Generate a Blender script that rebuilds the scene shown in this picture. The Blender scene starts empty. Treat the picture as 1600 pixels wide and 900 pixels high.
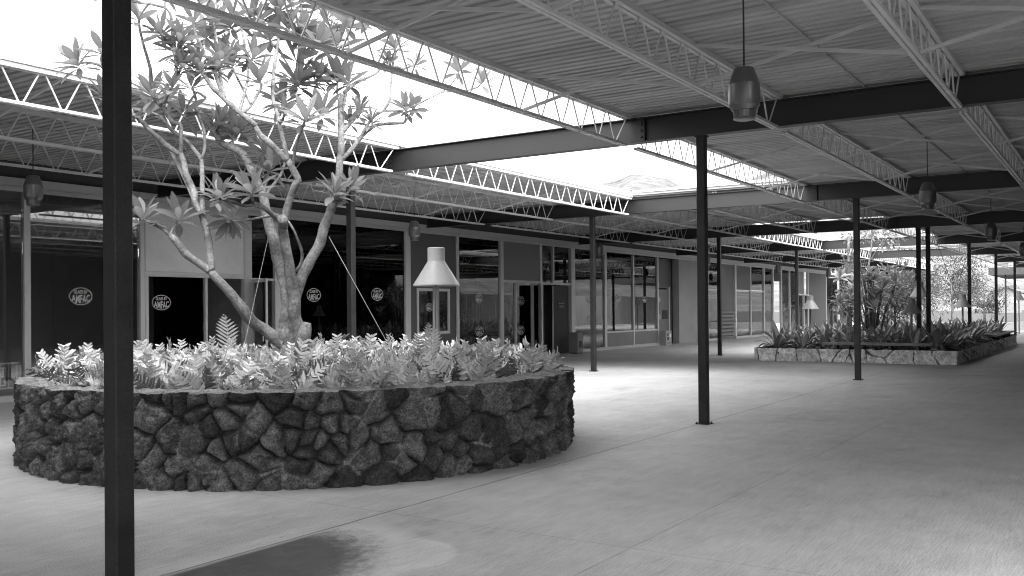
import bpy, math, random
import numpy as np
from mathutils import Vector, Matrix, noise

random.seed(7)
rng = np.random.default_rng(7)
sc = bpy.context.scene
COL = sc.collection
S = 9.144            # spacing of the cross girders
YR2 = 6.63           # shop-side column row
ZG = 4.04            # underside of the girders
ZT = 4.45            # underside of the roof deck
YF = 12.3            # shopfront line

# ------------------------------------------------------------------ camera
F_PX = 1464.04
CAM = Vector((-3.3436, -4.9316, 1.6221))
_y, _p, _r = math.radians(33.0741), math.radians(0.3), math.radians(0.4698)
FW = Vector((math.cos(_y)*math.cos(_p), math.sin(_y)*math.cos(_p), math.sin(_p)))
_rt = Vector((math.sin(_y), -math.cos(_y), 0)); _up = _rt.cross(FW)
RT = math.cos(_r)*_rt - math.sin(_r)*_up
UP = math.sin(_r)*_rt + math.cos(_r)*_up
def at(u, v, depth):
    return CAM + (FW + RT*((u-800)/F_PX) + UP*((476.5-v)/F_PX))*depth
def ang_xy(u, dist):
    d = FW + RT*((u-800)/F_PX); d.z = 0; d.normalize()
    return CAM.x + d.x*dist, CAM.y + d.y*dist

cam_d = bpy.data.cameras.new('camera'); cam = bpy.data.objects.new('camera', cam_d); COL.objects.link(cam)
cam_d.sensor_width = 36; cam_d.lens = F_PX/1600*36; cam_d.shift_y = 26.5/1600
cam_d.clip_start = .05; cam_d.clip_end = 6000
M = Matrix.Identity(4)
for i in range(3):
    M[i][0] = RT[i]; M[i][1] = UP[i]; M[i][2] = -FW[i]; M[i][3] = CAM[i]
cam.matrix_world = M
sc.camera = cam

# ------------------------------------------------------------------ materials
def mat(name, c=.3, rough=.7, var=0., vscale=4., fine=0., fscale=60., bump=0., bscale=80., spec=.4, metal=0., attr=None, stretch=(1,1,1)):
    m = bpy.data.materials.new(name); m.use_nodes = True
    nt = m.node_tree; N = nt.nodes; L = nt.links
    b = N['Principled BSDF']
    b.inputs['Roughness'].default_value = rough
    b.inputs['Specular IOR Level'].default_value = spec
    b.inputs['Metallic'].default_value = metal
    tc = N.new('ShaderNodeTexCoord'); mp = N.new('ShaderNodeMapping')
    mp.inputs['Scale'].default_value = stretch
    L.new(tc.outputs['Object'], mp.inputs['Vector'])
    def nz(scale, detail=5):
        n = N.new('ShaderNodeTexNoise'); n.inputs['Scale'].default_value = scale; n.inputs['Detail'].default_value = detail
        L.new(mp.outputs['Vector'], n.inputs['Vector']); return n.outputs['Fac']
    def math_(op, a, bb):
        n = N.new('ShaderNodeMath'); n.operation = op
        for k, x in enumerate((a, bb)):
            if isinstance(x, (int, float)): n.inputs[k].default_value = x
            else: L.new(x, n.inputs[k])
        return n.outputs[0]
    val = None
    val = None
    if attr:
        a = N.new('ShaderNodeAttribute'); a.attribute_name = attr
        val = a.outputs['Fac']
        val = math_('MULTIPLY', val, c)
    if var:
        f = math_('ADD', 1-var, math_('MULTIPLY', nz(vscale), 2*var))
        val = math_('MULTIPLY', f, val if val else c)
    if fine:
        f = math_('ADD', 1-fine, math_('MULTIPLY', nz(fscale, 3), 2*fine))
        val = math_('MULTIPLY', f, val if val else c)
    if val is None: b.inputs['Base Color'].default_value = (c, c, c, 1)
    else:
        cb = N.new('ShaderNodeCombineColor')
        val = math_('MAXIMUM', val, .008)
        for k in range(3): L.new(val, cb.inputs[k])
        L.new(cb.outputs[0], b.inputs['Base Color'])
    if bump:
        bn = N.new('ShaderNodeBump'); bn.inputs['Strength'].default_value = bump; bn.inputs['Distance'].default_value = .01
        L.new(nz(bscale, 6), bn.inputs['Height']); L.new(bn.outputs[0], b.inputs['Normal'])
    return m

def leaf_mat(name, c, trans, rough=.45, var=.25, vscale=3., attr='tone', spec=.4):
    m = mat(name, c, rough, var=var, vscale=vscale, attr=attr, spec=spec)
    nt = m.node_tree; N = nt.nodes; L = nt.links
    b = N['Principled BSDF']; out = N['Material Output']
    t = N.new('ShaderNodeBsdfTranslucent'); t.inputs[0].default_value = (c*1.1,)*3 + (1,)
    mx = N.new('ShaderNodeMixShader'); mx.inputs[0].default_value = trans
    L.new(b.outputs[0], mx.inputs[1]); L.new(t.outputs[0], mx.inputs[2]); L.new(mx.outputs[0], out.inputs['Surface'])
    return m

def glass_mat():
    m = bpy.data.materials.new('plate_glass'); m.use_nodes = True
    nt = m.node_tree; N = nt.nodes; L = nt.links
    N.remove(N['Principled BSDF'])
    fr = N.new('ShaderNodeFresnel'); fr.inputs['IOR'].default_value = 1.7
    tr = N.new('ShaderNodeBsdfTransparent'); tr.inputs[0].default_value = (.93, .93, .93, 1)
    gl = N.new('ShaderNodeBsdfGlossy'); gl.inputs['Roughness'].default_value = .0
    gl.inputs['Color'].default_value = (1, 1, 1, 1)
    mx = N.new('ShaderNodeMixShader')
    L.new(fr.outputs[0], mx.inputs[0]); L.new(tr.outputs[0], mx.inputs[1]); L.new(gl.outputs[0], mx.inputs[2])
    L.new(mx.outputs[0], N['Material Output'].inputs['Surface'])
    return m

def floor_mat():
    m = bpy.data.materials.new('trowelled_concrete'); m.use_nodes = True
    nt = m.node_tree; N = nt.nodes; L = nt.links
    b = N['Principled BSDF']
    tc = N.new('ShaderNodeTexCoord')
    def mapped(scale, rot=0):
        mp = N.new('ShaderNodeMapping'); mp.inputs['Scale'].default_value = scale; mp.inputs['Rotation'].default_value = (0, 0, rot)
        L.new(tc.outputs['Object'], mp.inputs['Vector']); return mp.outputs[0]
    def nz(vec, scale, detail=5, rough=.55):
        n = N.new('ShaderNodeTexNoise'); n.inputs['Scale'].default_value = scale; n.inputs['Detail'].default_value = detail
        n.inputs['Roughness'].default_value = rough
        L.new(vec, n.inputs['Vector']); return n.outputs['Fac']
    def mt(op, a, bb=0., c=0., clamp=False):
        n = N.new('ShaderNodeMath'); n.operation = op; n.use_clamp = clamp
        for k, x in enumerate((a, bb, c)):
            if isinstance(x, (int, float)): n.inputs[k].default_value = x
            else: L.new(x, n.inputs[k])
        return n.outputs[0]
    def ss(x, a, bb):
        n = N.new('ShaderNodeMapRange'); n.interpolation_type = 'SMOOTHSTEP'
        L.new(x, n.inputs['Value']); n.inputs['From Min'].default_value = a; n.inputs['From Max'].default_value = bb
        return n.outputs['Result']
    xyz = N.new('ShaderNodeSeparateXYZ'); L.new(tc.outputs['Object'], xyz.inputs[0])
    X, Y = xyz.outputs[0], xyz.outputs[1]
    plain = mapped((1, 1, 1)); broom = mapped((1.2, 9, 1), math.radians(-12)); broom2 = mapped((5, 90, 1), math.radians(-14))
    base = mt('ADD', .41, mt('MULTIPLY', mt('SUBTRACT', nz(plain, .45, 5), .5), .26))
    base = mt('ADD', base, mt('MULTIPLY', mt('SUBTRACT', nz(plain, 2.6, 6, .6), .5), .24))
    stain = ss(nz(mapped((.55, .8, 1)), 1.1, 6, .62), .56, .74)
    base = mt('SUBTRACT', base, mt('MULTIPLY', stain, .085))
    spots = ss(nz(plain, 9, 3, .5), .68, .76)
    base = mt('SUBTRACT', base, mt('MULTIPLY', spots, .07))
    base = mt('ADD', base, mt('MULTIPLY', mt('SUBTRACT', nz(broom, 1.0, 4), .5), .15))
    base = mt('ADD', base, mt('MULTIPLY', mt('SUBTRACT', nz(broom2, 1.0, 3), .5), .36))
    base = mt('ADD', base, mt('MULTIPLY', mt('SUBTRACT', nz(plain, 90, 2), .5), .55))
    # tooled joints
    def joint(coord, pos, w):
        d = mt('ABSOLUTE', mt('SUBTRACT', coord, pos))
        return mt('SUBTRACT', 1., ss(d, w*.4, w))
    wob = mt('MULTIPLY', mt('SUBTRACT', nz(plain, 3, 2), .5), .02)
    Yw, Xw = mt('ADD', Y, wob), mt('ADD', X, wob)
    j = joint(Yw, .05, .014)
    for yy, k in ((-2.12, .42), (7.2, .4), (9.6, .4)):
        j = mt('MAXIMUM', j, mt('MULTIPLY', joint(Yw, yy, .010), k))
    for k in range(0, 10):
        j = mt('MAXIMUM', j, mt('MULTIPLY', joint(Xw, 2.42+4.62*k, .010), .42))
    # damp patch against the joint, with a paler dried rim
    dn = mt('MULTIPLY', mt('SUBTRACT', nz(plain, 10, 8, .8), .5), .55)
    def blob(cx, cy, sx, sy):
        a = mt('DIVIDE', mt('SUBTRACT', X, cx), sx); c = mt('DIVIDE', mt('SUBTRACT', Y, cy), sy)
        return mt('SQRT', mt('ADD', mt('MULTIPLY', a, a), mt('MULTIPLY', c, c)))
    d1 = blob(.2, -.1, 1.66, 1.08)
    d1 = mt('ADD', d1, dn)
    d2 = mt('ADD', mt('MINIMUM', blob(.3, -.28, 1.76, 1.1), blob(1.47, -.84, .43, .43)), mt('MULTIPLY', dn, .22))
    below = mt('SUBTRACT', 1., ss(Yw, -.02, .05))
    wet = mt('MULTIPLY', mt('SUBTRACT', 1., ss(d1, .74, 1.06)), below)
    rim = mt('MULTIPLY', mt('SUBTRACT', 1., ss(d2, .90, 1.05)), below)
    strip = mt('MULTIPLY', joint(Y, .14, .16), mt('SUBTRACT', 1., ss(X, .6, 2.6)))
    col = mt('ADD', base, mt('MULTIPLY', mt('MAXIMUM', rim, mt('MULTIPLY', strip, .8)), .12))
    col = mt('MULTIPLY', col, mt('SUBTRACT', 1., mt('MULTIPLY', wet, mt('ADD', .74, mt('MULTIPLY', nz(plain, 7, 7, .7), .24)))))
    col = mt('MULTIPLY', col, mt('SUBTRACT', 1., mt('MULTIPLY', j, .62)), 0., clamp=True)
    cb = N.new('ShaderNodeCombineColor')
    for k in range(3): L.new(col, cb.inputs[k])
    L.new(cb.outputs[0], b.inputs['Base Color'])
    rg = mt('SUBTRACT', mt('ADD', .42, mt('MULTIPLY', nz(plain, 1.3, 4), .26)), mt('MULTIPLY', wet, .12))
    L.new(rg, b.inputs['Roughness']); b.inputs['Specular IOR Level'].default_value = .45
    bn = N.new('ShaderNodeBump'); bn.inputs['Strength'].default_value = .25; bn.inputs['Distance'].default_value = .004
    L.new(mt('ADD', nz(broom2, 1.6, 4), mt('MULTIPLY', j, -3)), bn.inputs['Height']); L.new(bn.outputs[0], b.inputs['Normal'])
    return m

MT = dict(
    joist=mat('joist_paint', .62, .5, var=.10, vscale=1.5, fine=.06),
    deck=mat('deck_paint', .43, .6, var=.6, vscale=1.2, fine=.12, fscale=30, stretch=(3, .35, 1)),
    girder=mat('girder_paint', .016, .42, spec=.6, var=.15, vscale=2, fine=.10, fscale=40),
    column=mat('column_paint', .019, .5, spec=.28, var=.9, vscale=4, fine=.8, fscale=50),
    curb=mat('roof_edge_metal', .75, .5, var=.08),
    roof=mat('roof_gravel', .55, .9, var=.1),
    lava=mat('lava_rock', 1., .9, var=.9, vscale=14, fine=1.6, fscale=55, bump=.9, bscale=70, attr='tone', spec=.25),
    rim=mat('rim_mortar_skylit', .16, .95, var=.9, vscale=6, fine=1.2, fscale=50, bump=.8, bscale=45, spec=.2),  # paler than the wall stones: sky light on the top put into the colour
    flag=mat('flagstone', 1., .85, var=.8, vscale=5, fine=.9, fscale=35, bump=.5, bscale=40, attr='tone', spec=.25),
    soil=mat('soil', .05, .95, var=.4, vscale=8, bump=.8, bscale=30),
    bark=mat('plumeria_bark', .145, .85, var=1.3, vscale=6, fine=.9, fscale=34, bump=1., bscale=38, spec=.25),
    leaf=leaf_mat('plumeria_leaf', .18, .50),
    fern=leaf_mat('fern_frond', .42, .06, rough=.38, spec=.5),
    strap=leaf_mat('strap_leaf', .28, .22, rough=.25, spec=.7),
    shrubleaf=leaf_mat('shrub_leaf', .24, .35, rough=.35),
    farleaf=leaf_mat('far_leaf', .06, .35, rough=.6),
    lampwhite=mat('lamp_enamel', .36, .38, var=.2, fine=.2, fscale=90, bump=.06, bscale=50),
    lampgrey=mat('pendant_metal', .10, .28, var=.15, spec=.8, metal=.2),
    dark=mat('dark_metal', .03, .5),
    pole=mat('pole_paint', .30, .5, var=.12),
    alu=mat('mullion_aluminium', .50, .42, var=.08, vscale=1.2),
    head=mat('head_trim', .42, .5, var=.12, vscale=1.),
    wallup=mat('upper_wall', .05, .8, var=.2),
    panel_l=mat('pale_panel', .62, .6, var=.25, vscale=1.2, fine=.3, fscale=60),
    panel_d=mat('dark_panel', .085, .6, var=.2, vscale=1.5),
    panel_m=mat('mid_panel', .17, .6, var=.12),
    door=mat('door_paint', .14, .5, var=.15),
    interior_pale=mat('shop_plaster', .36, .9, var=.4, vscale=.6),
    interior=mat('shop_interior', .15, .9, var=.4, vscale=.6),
    carton=mat('cardboard', .30, .8, var=.12),
    ink=mat('ink', .04, .7),
    white=mat('white_paint', .75, .5),
    decal=mat('decal_white', .55, .6),
    wallpale=mat('pale_stucco', .27, .8, var=.25, vscale=1.2, fine=.3, fscale=40),
    kerb=mat('concrete_curb', .42, .8, var=.15, fine=.12),
    wood=mat('bench_wood', .20, .6, var=.25, vscale=2, stretch=(8, 1, 8)),
    brace=mat('brace_paint', .56, .6, var=.2),
    wire=mat('guy_wire', .3, .5),
    grass=mat('lawn', .05, .95, var=.25, vscale=.2, fine=.25, fscale=3),
    hillm=mat('hillside', .12, .95, var=1.2, vscale=.012, fine=1.2, fscale=.08),
    housew=mat('house_wall', .22, .8), houser=mat('house_roof', .09, .8),
    glass=glass_mat(), floor=floor_mat(),
)

# ------------------------------------------------------------------ mesh helpers
class MB:
    def __init__(s): s.v = []; s.f = []; s.t = None
    def box(s, x0, x1, y0, y1, z0, z1):
        n = len(s.v)
        s.v += [(x0,y0,z0),(x1,y0,z0),(x1,y1,z0),(x0,y1,z0),(x0,y0,z1),(x1,y0,z1),(x1,y1,z1),(x0,y1,z1)]
        s.f += [tuple(n+i for i in q) for q in ((0,3,2,1),(4,5,6,7),(0,1,5,4),(1,2,6,5),(2,3,7,6),(3,0,4,7))]
        return s
    def bar(s, a, b, w, h, up=(0,0,1)):
        a, b = Vector(a), Vector(b); d = (b-a).normalized()
        sd = d.cross(Vector(up))
        if sd.length < 1e-4: sd = d.cross(Vector((1,0,0)))
        sd.normalize(); u = sd.cross(d)
        n = len(s.v)
        for p in (a, b):
            for i, j in ((-1,-1),(1,-1),(1,1),(-1,1)):
                s.v.append(tuple(p + sd*(i*w/2) + u*(j*h/2)))
        s.f += [tuple(n+i for i in q) for q in ((0,1,2,3),(7,6,5,4),(0,4,5,1),(1,5,6,2),(2,6,7,3),(3,7,4,0))]
        return s
    def tube(s, pts, rad, sides=8, cap=True):
        pts = [Vector(p) for p in pts]
        if isinstance(rad, (int, float)): rad = [rad]*len(pts)
        n0 = len(s.v)
        t0 = (pts[1]-pts[0]).normalized()
        ref = t0.cross(Vector((.31,.17,.93)))
        if ref.length < .05: ref = t0.cross(Vector((1,0,0)))
        ref.normalize()
        for i, p in enumerate(pts):
            if i == 0: t = t0
            elif i == len(pts)-1: t = (pts[i]-pts[i-1]).normalized()
            else: t = ((pts[i+1]-pts[i]).normalized() + (pts[i]-pts[i-1]).normalized()).normalized()
            ref = (ref - t*ref.dot(t)).normalized(); o = t.cross(ref)
            for k in range(sides):
                a = 2*math.pi*k/sides
                s.v.append(tuple(p + (ref*math.cos(a) + o*math.sin(a))*rad[i]))
        for i in range(len(pts)-1):
            for k in range(sides):
                k2 = (k+1) % sides
                s.f.append((n0+i*sides+k, n0+i*sides+k2, n0+(i+1)*sides+k2, n0+(i+1)*sides+k))
        if cap:
            s.f.append(tuple(n0+k for k in range(sides))[::-1])
            s.f.append(tuple(n0+(len(pts)-1)*sides+k for k in range(sides)))
        return s
    def lathe(s, prof, c=(0,0,0), sides=32):
        n0 = len(s.v)
        for r, z in prof:
            for k in range(sides):
                a = 2*math.pi*k/sides
                s.v.append((c[0]+r*math.cos(a), c[1]+r*math.sin(a), c[2]+z))
        for i in range(len(prof)-1):
            for k in range(sides):
                k2 = (k+1) % sides
                s.f.append((n0+i*sides+k, n0+i*sides+k2, n0+(i+1)*sides+k2, n0+(i+1)*sides+k))
        return s
    def build(s, name, m, parent=None, smooth=False, tone=None, sharp=0):
        me = bpy.data.meshes.new(name)
        me.from_pydata([tuple(v) for v in s.v], [], s.f); me.update()
        if tone is not None:
            a = me.attributes.new('tone', 'FLOAT', 'POINT'); a.data.foreach_set('value', np.asarray(tone, dtype=np.float32))
        if smooth: me.polygons.foreach_set('use_smooth', [True]*len(me.polygons))
        if smooth and sharp: me.set_sharp_from_angle(angle=math.radians(sharp))
        me.materials.append(m)
        o = bpy.data.objects.new(name, me); COL.objects.link(o)
        if parent is not None: o.parent = parent
        return o

def tag(o, label, cat, group=None):
    o['label'] = label; o['category'] = cat
    if group: o['group'] = group
    return o
def thing(name, label, cat, loc=(0,0,0), group=None, rz=0):
    o = bpy.data.objects.new(name, None); COL.objects.link(o)
    o.empty_display_size = .2
    o.location = loc; o.rotation_euler = (0, 0, rz)
    return tag(o, label, cat, group)
def struct(o): o['kind'] = 'structure'; return o
KIDS = {}
def dup(root, loc, rz=0, scale=1, label=None, group=None):
    c = root.copy(); COL.objects.link(c); c.location = loc; c.rotation_euler = (0, 0, rz); c.scale = (scale,)*3
    if label: c['label'] = label
    if group: c['group'] = group
    for ch in list(root.children):
        d = ch.copy(); COL.objects.link(d); d.parent = c
        for g in list(ch.children):
            e = g.copy(); COL.objects.link(e); e.parent = d
    return c

# ------------------------------------------------------------------ floor, ground, hills
b = MB(); b.v = [(-30,-30,0),(64,-30,0),(64,30,0),(-30,30,0)]; b.f = [(0,1,2,3)]
struct(b.build('concrete_floor', MT['floor']))
b = MB(); b.v = [(64,-30,-.004),(92,-30,-.004),(92,30,-.004),(64,30,-.004)]; b.f = [(0,1,2,3)]
struct(b.build('pavement', MT['kerb']))
b = MB(); b.v = [(-700,-700,-.06),(900,-700,-.06),(900,700,-.06),(-700,700,-.06)]; b.f = [(0,1,2,3)]
struct(b.build('ground', MT['grass']))
def skyline(az):
    pts = [(-40,2.5),(-5,1.0),(4.4,1.5),(6.5,2.4),(8.4,3.2),(12,5.6),(16,7.4),(17.6,7.9),(19.5,7.4),(21.7,7.1),(24,7.75),(25.5,7.9),(27,7.3),(28.5,6.4),(34,5.5),(50,5.),(90,4)]
    for (a0,e0),(a1,e1) in zip(pts, pts[1:]):
        if a0 <= az <= a1:
            t = (az-a0)/(a1-a0); t = t*t*(3-2*t); return e0+(e1-e0)*t
    return 3
b = MB(); na, nr = 220, 26
for i in range(na+1):
    az = -38+118*i/na
    for k in range(nr+1):
        r = 320*(2600/320)**(k/nr)
        t = min(1, max(0, (r-320)/1300)); t = t*t*(3-2*t)
        x, y = CAM.x+r*math.cos(math.radians(az)), CAM.y+r*math.sin(math.radians(az))
        n = noise.fractal(Vector((x*.004, y*.004, 1.3)), 1, 2.1, 5)
        z = -1 + 1600*math.tan(math.radians(skyline(az)))*t*(1 if r < 1700 else max(.3, 1-(r-1700)/1300)) + n*26*t
        b.v.append((x, y, z))
for i in range(na):
    for k in range(nr):
        q = i*(nr+1)+k; b.f.append((q, q+nr+1, q+nr+2, q+1))
struct(b.build('hills', MT['hillm'], smooth=True))

# ------------------------------------------------------------------ roof deck with its openings
ROWS = [-5.525, -3.315, -1.105, 1.105, 3.315, 5.525, 7.735, 9.945]
XB = -27.4; XE = 7*S
regions = [(XB, XE, -6.7, 1.13), (XB, -S, -13.9, -6.7), (.20*S, XE, -13.9, -6.7), (XB, XE, 5.50, YF+.02), (XB, 0, 1.13, 5.50), (2*S-.06, 3*S+.06, 1.13, 5.50), (5*S-.06, 5*S+.06, 1.13, 5.50)]
def deck_mesh():
    b = MB()
    pitch = .152
    for (x0, x1, y0, y1) in regions:
        n = int(round((x1-x0)/pitch)); p = (x1-x0)/n
        prof = []
        for k in range(n):
            a = x0+k*p
            prof += [(a, ZT+.002), (a+p*.58, ZT+.002), (a+p*.64, ZT+.045), (a+p*.92, ZT+.045)]
        prof.append((x1, ZT+.002))
        m0 = len(b.v)
        for (x, z) in prof: b.v.append((x, y0, z)); b.v.append((x, y1, z))
        for k in range(len(prof)-1):
            b.f.append((m0+2*k, m0+2*k+1, m0+2*k+3, m0+2*k+2))
    return b
roof = thing('canopy_roof', 'corrugated metal canopy roof with rectangular sky openings over the walkway', 'roof', (0,0,0))
deck_mesh().build('roof_deck', MT['deck'], roof)
b = MB()
for (x0, x1, y0, y1) in regions: b.box(x0+.004, x1-.004, y0+.004, y1-.004, ZT+.048, ZT+.10)
b.box(-12, XE, YF+.03, 26, ZT+.046, ZT+.10)
b.build('roof_surface', MT['roof'], roof)
def opening_curb(x0, x1):
    b = MB()
    b.box(x0, x1, 5.505, 5.60, ZT+.104, ZT+.16); b.box(x0, x1, 5.44, 5.498, ZT+.003, ZT+.075)
    b.box(x0, x1, 1.03, 1.125, ZT+.104, ZT+.16)
    b.box(x1-.055, x1+.05, 1.135, 5.43, ZT+.104, ZT+.16)
    b.box(x0-.05, x0+.055, 1.135, 5.43, ZT+.104, ZT+.16)
    b.build('opening_curb', MT['curb'], roof)
opening_curb(0, 2*S-.06); opening_curb(3*S+.06, 5*S-.06)

# ------------------------------------------------------------------ joists
BAY = ['over the round lava planter', 'beyond the first cross girder', 'between the second and third cross girders',
       'over the flagstone planter', 'just past the flagstone planter', 'in the sixth bay by the yard', 'in the seventh bay by the yard']
ROWN = {-5.525: 'fourth walkway row', -3.315: 'third walkway row', -1.105: 'second walkway row',
        1.105: 'first walkway row', 3.315: 'middle row', 5.525: 'first shop row',
        7.735: 'second shop row', 9.945: 'third shop row'}
def joist_meshes():
    L = S
    tc = MB(); 
    for sgn in (-1, 1):
        y = sgn*.034
        tc.box(.03, L-.03, y-.023, y+.023, 4.395, ZT-.001)
    for k in range(18):
        tc.box(.5+.48*k, .53+.48*k, -.0105, .0105, 4.40, ZT-.004)
    bc = MB()
    for sgn in (-1, 1):
        y = sgn*.027
        bc.box(.20, L-.20, y-.018, y+.018, 3.99, 4.026)
    for k in range(18):
        bc.box(.5+.47*k, .53+.47*k, -.0085, .0085, 3.993, 4.022)
    web = MB()
    p = .511; x0 = .484
    zb, zt = 4.016, 4.40
    pts = [(.12, 0, zt)]
    for k in range(17):
        xb = x0+k*p
        pts += [(xb-.02, 0, zb), (xb+.02, 0, zb)]
        if k < 16: pts += [(xb+p/2-.035, 0, zt), (xb+p/2+.035, 0, zt)]
    pts.append((L-.12, 0, zt))
    for a, c in zip(pts, pts[1:]): web.tube([a, c], .0105, 6, cap=False)
    return tc, bc, web
proto = None
for i in range(7):
    for y in ROWS:
        if y == 3.315 and i != 2: continue
        if i >= 5 and y in (-5.525,): continue
        lab = 'white open web joist %s, %s' % (BAY[i], ROWN[y])
        if proto is None:
            proto = thing('roof_joist', lab, 'joist', (i*S, y, 0), 'open web joists under the canopy roof')
            a, c, w = joist_meshes()
            a.build('top_chord', MT['joist'], proto); c.build('bottom_chord', MT['joist'], proto); w.build('web', MT['joist'], proto)
        else:
            dup(proto, (i*S, y, 0), label=lab)
# crossed bridging between neighbouring joists
bp = None
for i in range(7):
    for ra, rb in zip(ROWS, ROWS[1:]):
        if i != 2 and 3.315 in (ra, rb): continue
        if i >= 5 and ra == -5.525: continue
        for k in (1, 2):
            lab = '%s bracing cross %s, joist %s outward' % (('near', 'far')[k-1], BAY[i], ROWN[ra])
            loc = (i*S+k*S/3, ra, 0)
            if bp is None:
                b = MB()
                b.bar((0, .05, 4.012), (0, 2.16, 4.425), .031, .031); b.bar((.035, .05, 4.425), (.035, 2.16, 4.012), .031, .031)
                bp = tag(b.build('cross_bracing', MT['brace']), lab, 'bracing', 'crossed bracing between the joists'); bp.location = loc
            else:
                c = bp.copy(); COL.objects.link(c); c.location = loc; c['label'] = lab

# ------------------------------------------------------------------ girders
GN = ['beside the near column', 'first beyond the round planter', 'second beyond the round planter', 'third, before the flagstone planter opening',
      'fourth, at the far end of the planter opening', 'fifth, where the middle roof ends']
def girder(name, i, y0, y1, lab, bolts=True):
    t = thing(name, lab, 'girder', (i*S, 0, 0), 'dark steel cross girders')
    b = MB()
    segs = [(y0, y1)] if not bolts else [(y0, .846), (.854, 5.746), (5.754, y1)]
    for a, c in segs:
        b.box(-.006, .006, a, c, ZG+.014, 4.386)
        b.box(-.085, .085, a, c, ZG, ZG+.0135); b.box(-.085, .085, a, c, 4.3865, 4.40)
    b.build('beam', MT['girder'], t)
    if bolts:
        for yy, s in ((.85, 1), (5.75, -1)):
            m = MB()
            for z in (4.13, 4.22, 4.31):
                for sx in (-1, 1):
                    m.tube([(sx*.006, yy+.07*s, z), (sx*.024, yy+.07*s, z)], .019, 6)
            m.build('bolts', MT['dark'], t)
            m = MB(); m.box(-.06, .06, yy-.0035, yy+.0035, ZG+.02, 4.38); m.build('stiffener', MT['girder'], t)
for i in range(6):
    girder('cross_girder', i, -13.8, YF-.2, 'dark steel cross girder, ' + GN[i])
for i in (6, 7):
    girder('cross_girder', i, -13.8, .84, 'dark cross girder of the far walkway canopy, %s stub' % ('first', 'last')[i-6], False)
    girder('cross_girder', i, 5.76, YF-.2, 'dark cross girder of the far shop canopy, %s stub' % ('first', 'last')[i-6], False)

# ------------------------------------------------------------------ columns
cproto = None
def column(x, y, lab):
    global cproto
    if cproto is None:
        cproto = thing('steel_column', lab, 'column', (x, y, 0), 'slender dark square steel columns')
        b = MB(); h = .061; c = .008
        ring = [(-h+c,-h),(h-c,-h),(h,-h+c),(h,h-c),(h-c,h),(-h+c,h),(-h,h-c),(-h,-h+c)]
        for z in (.012, ZG-.014):
            for p in ring: b.v.append((p[0], p[1], z))
        for k in range(8): b.f.append((k, (k+1) % 8, 8+(k+1) % 8, 8+k))
        b.build('shaft', MT['column'], cproto)
        b = MB(); b.box(-.095, .095, -.095, .095, .001, .0115)
        for sx in (-1, 1):
            for sy in (-1, 1): b.tube([(sx*.078, sy*.078, .0116), (sx*.078, sy*.078, .03)], .011, 6)
        b.build('base_plate', MT['column'], cproto)
        b = MB(); b.box(-.08, .08, -.08, .08, ZG-.0135, ZG-.0015); b.build('cap_plate', MT['column'], cproto)
    else: dup(cproto, (x, y, 0), label=lab)
column(0, 0, 'dark square steel column standing closest, in front of the lava planter')
column(S, 0, 'dark steel column on bare floor past the lava planter, walkway row')
column(2*S, 0, 'dark steel column in front of the flagstone planter, walkway row')
column(3*S, 0, 'dark column rising from the flagstone planter, one of a close pair, walkway side')
column(3*S, .27, 'dark column rising from the flagstone planter, one of a close pair, shop side')
column(4*S, 0, 'dark column at the far end of the flagstone planter')
column(5*S, 0, 'dark column beyond the flagstone planter, sixth of the walkway row')
column(6*S, 0, 'dark column at the yard edge, seventh of the walkway row')
column(7*S, 0, 'dark column at the yard edge, eighth and last of the walkway row')
column(0, YR2, 'steel column of the shop row nearest the first plate glass window')
column(S, YR2, 'steel column of the shop row behind the tree and lava planter')
column(2*S, YR2, 'steel column of the shop row past the lava planter, near the open door')
column(3*S, YR2, 'steel column of the shop row before the pale recess wall')
column(4*S, YR2, 'steel column of the shop row beside the flagstone planter')
column(5*S, YR2, 'steel column of the shop row behind the flagstone planter shrubs')
column(6*S, YR2, 'steel column of the shop row beside the far shop, seventh')
column(7*S, YR2, 'steel column of the shop row beside the far shop, eighth')
for i in range(0, 5):
    column(i*S, -YR2, 'steel column on the opposite walkway, %s from the near end' % ('first', 'second', 'third', 'fourth', 'fifth')[i])

# ------------------------------------------------------------------ conduits and pendant lamps
for y, lab in ((-2.2, 'thin pale conduit under the roof deck feeding the walkway pendants'), (8.84, 'thin pale conduit under the roof deck feeding the shop pendants')):
    b = MB(); b.tube([(.2, y, ZT-.012), (45, y, ZT-.012)], .011, 8)
    tag(b.build('electrical_conduit', MT['deck']), lab, 'conduit', 'conduits under the roof deck')
pproto = None
def pendant(x, y, lab):
    global pproto
    if pproto is None:
        pproto = thing('pendant_lamp', lab, 'lamp', (x, y, 0), 'bell shaped metal pendant lamps')
        b = MB(); b.tube([(0,0,3.705), (0,0,ZT-.03)], .008, 8); b.build('stem', MT['dark'], pproto)
        b = MB(); b.lathe([(0,3.712),(.055,3.712),(.085,3.70),(.100,3.66),(.122,3.60),(.133,3.565),(.135,3.56),(.135,3.40),(.130,3.375),(.108,3.335),(.09,3.332)], sides=40)
        b.build('body', MT['lampgrey'], pproto, smooth=True, sharp=14)
        b = MB()
        b.lathe([(.093,3.336),(.085,3.27),(.080,3.268),(.086,3.334)], sides=32)
        for k in range(20):
            a = 2*math.pi*k/20
            b.bar((.097*math.cos(a), .097*math.sin(a), 3.336), (.089*math.cos(a), .089*math.sin(a), 3.262), .009, .005, up=(math.cos(a), math.sin(a), 0))
        b.lathe([(.092,3.272),(.094,3.258),(.07,3.252),(.0,3.25)], sides=32)
        b.build('louvre', MT['lampgrey'], pproto)
        b = MB(); b.lathe([(0,ZT-.005),(.05,ZT-.005),(.05,ZT-.03),(0,ZT-.03)], sides=20); b.build('canopy_plate', MT['deck'], pproto)
    else: dup(pproto, (x, y, 0), label=lab)
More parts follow.
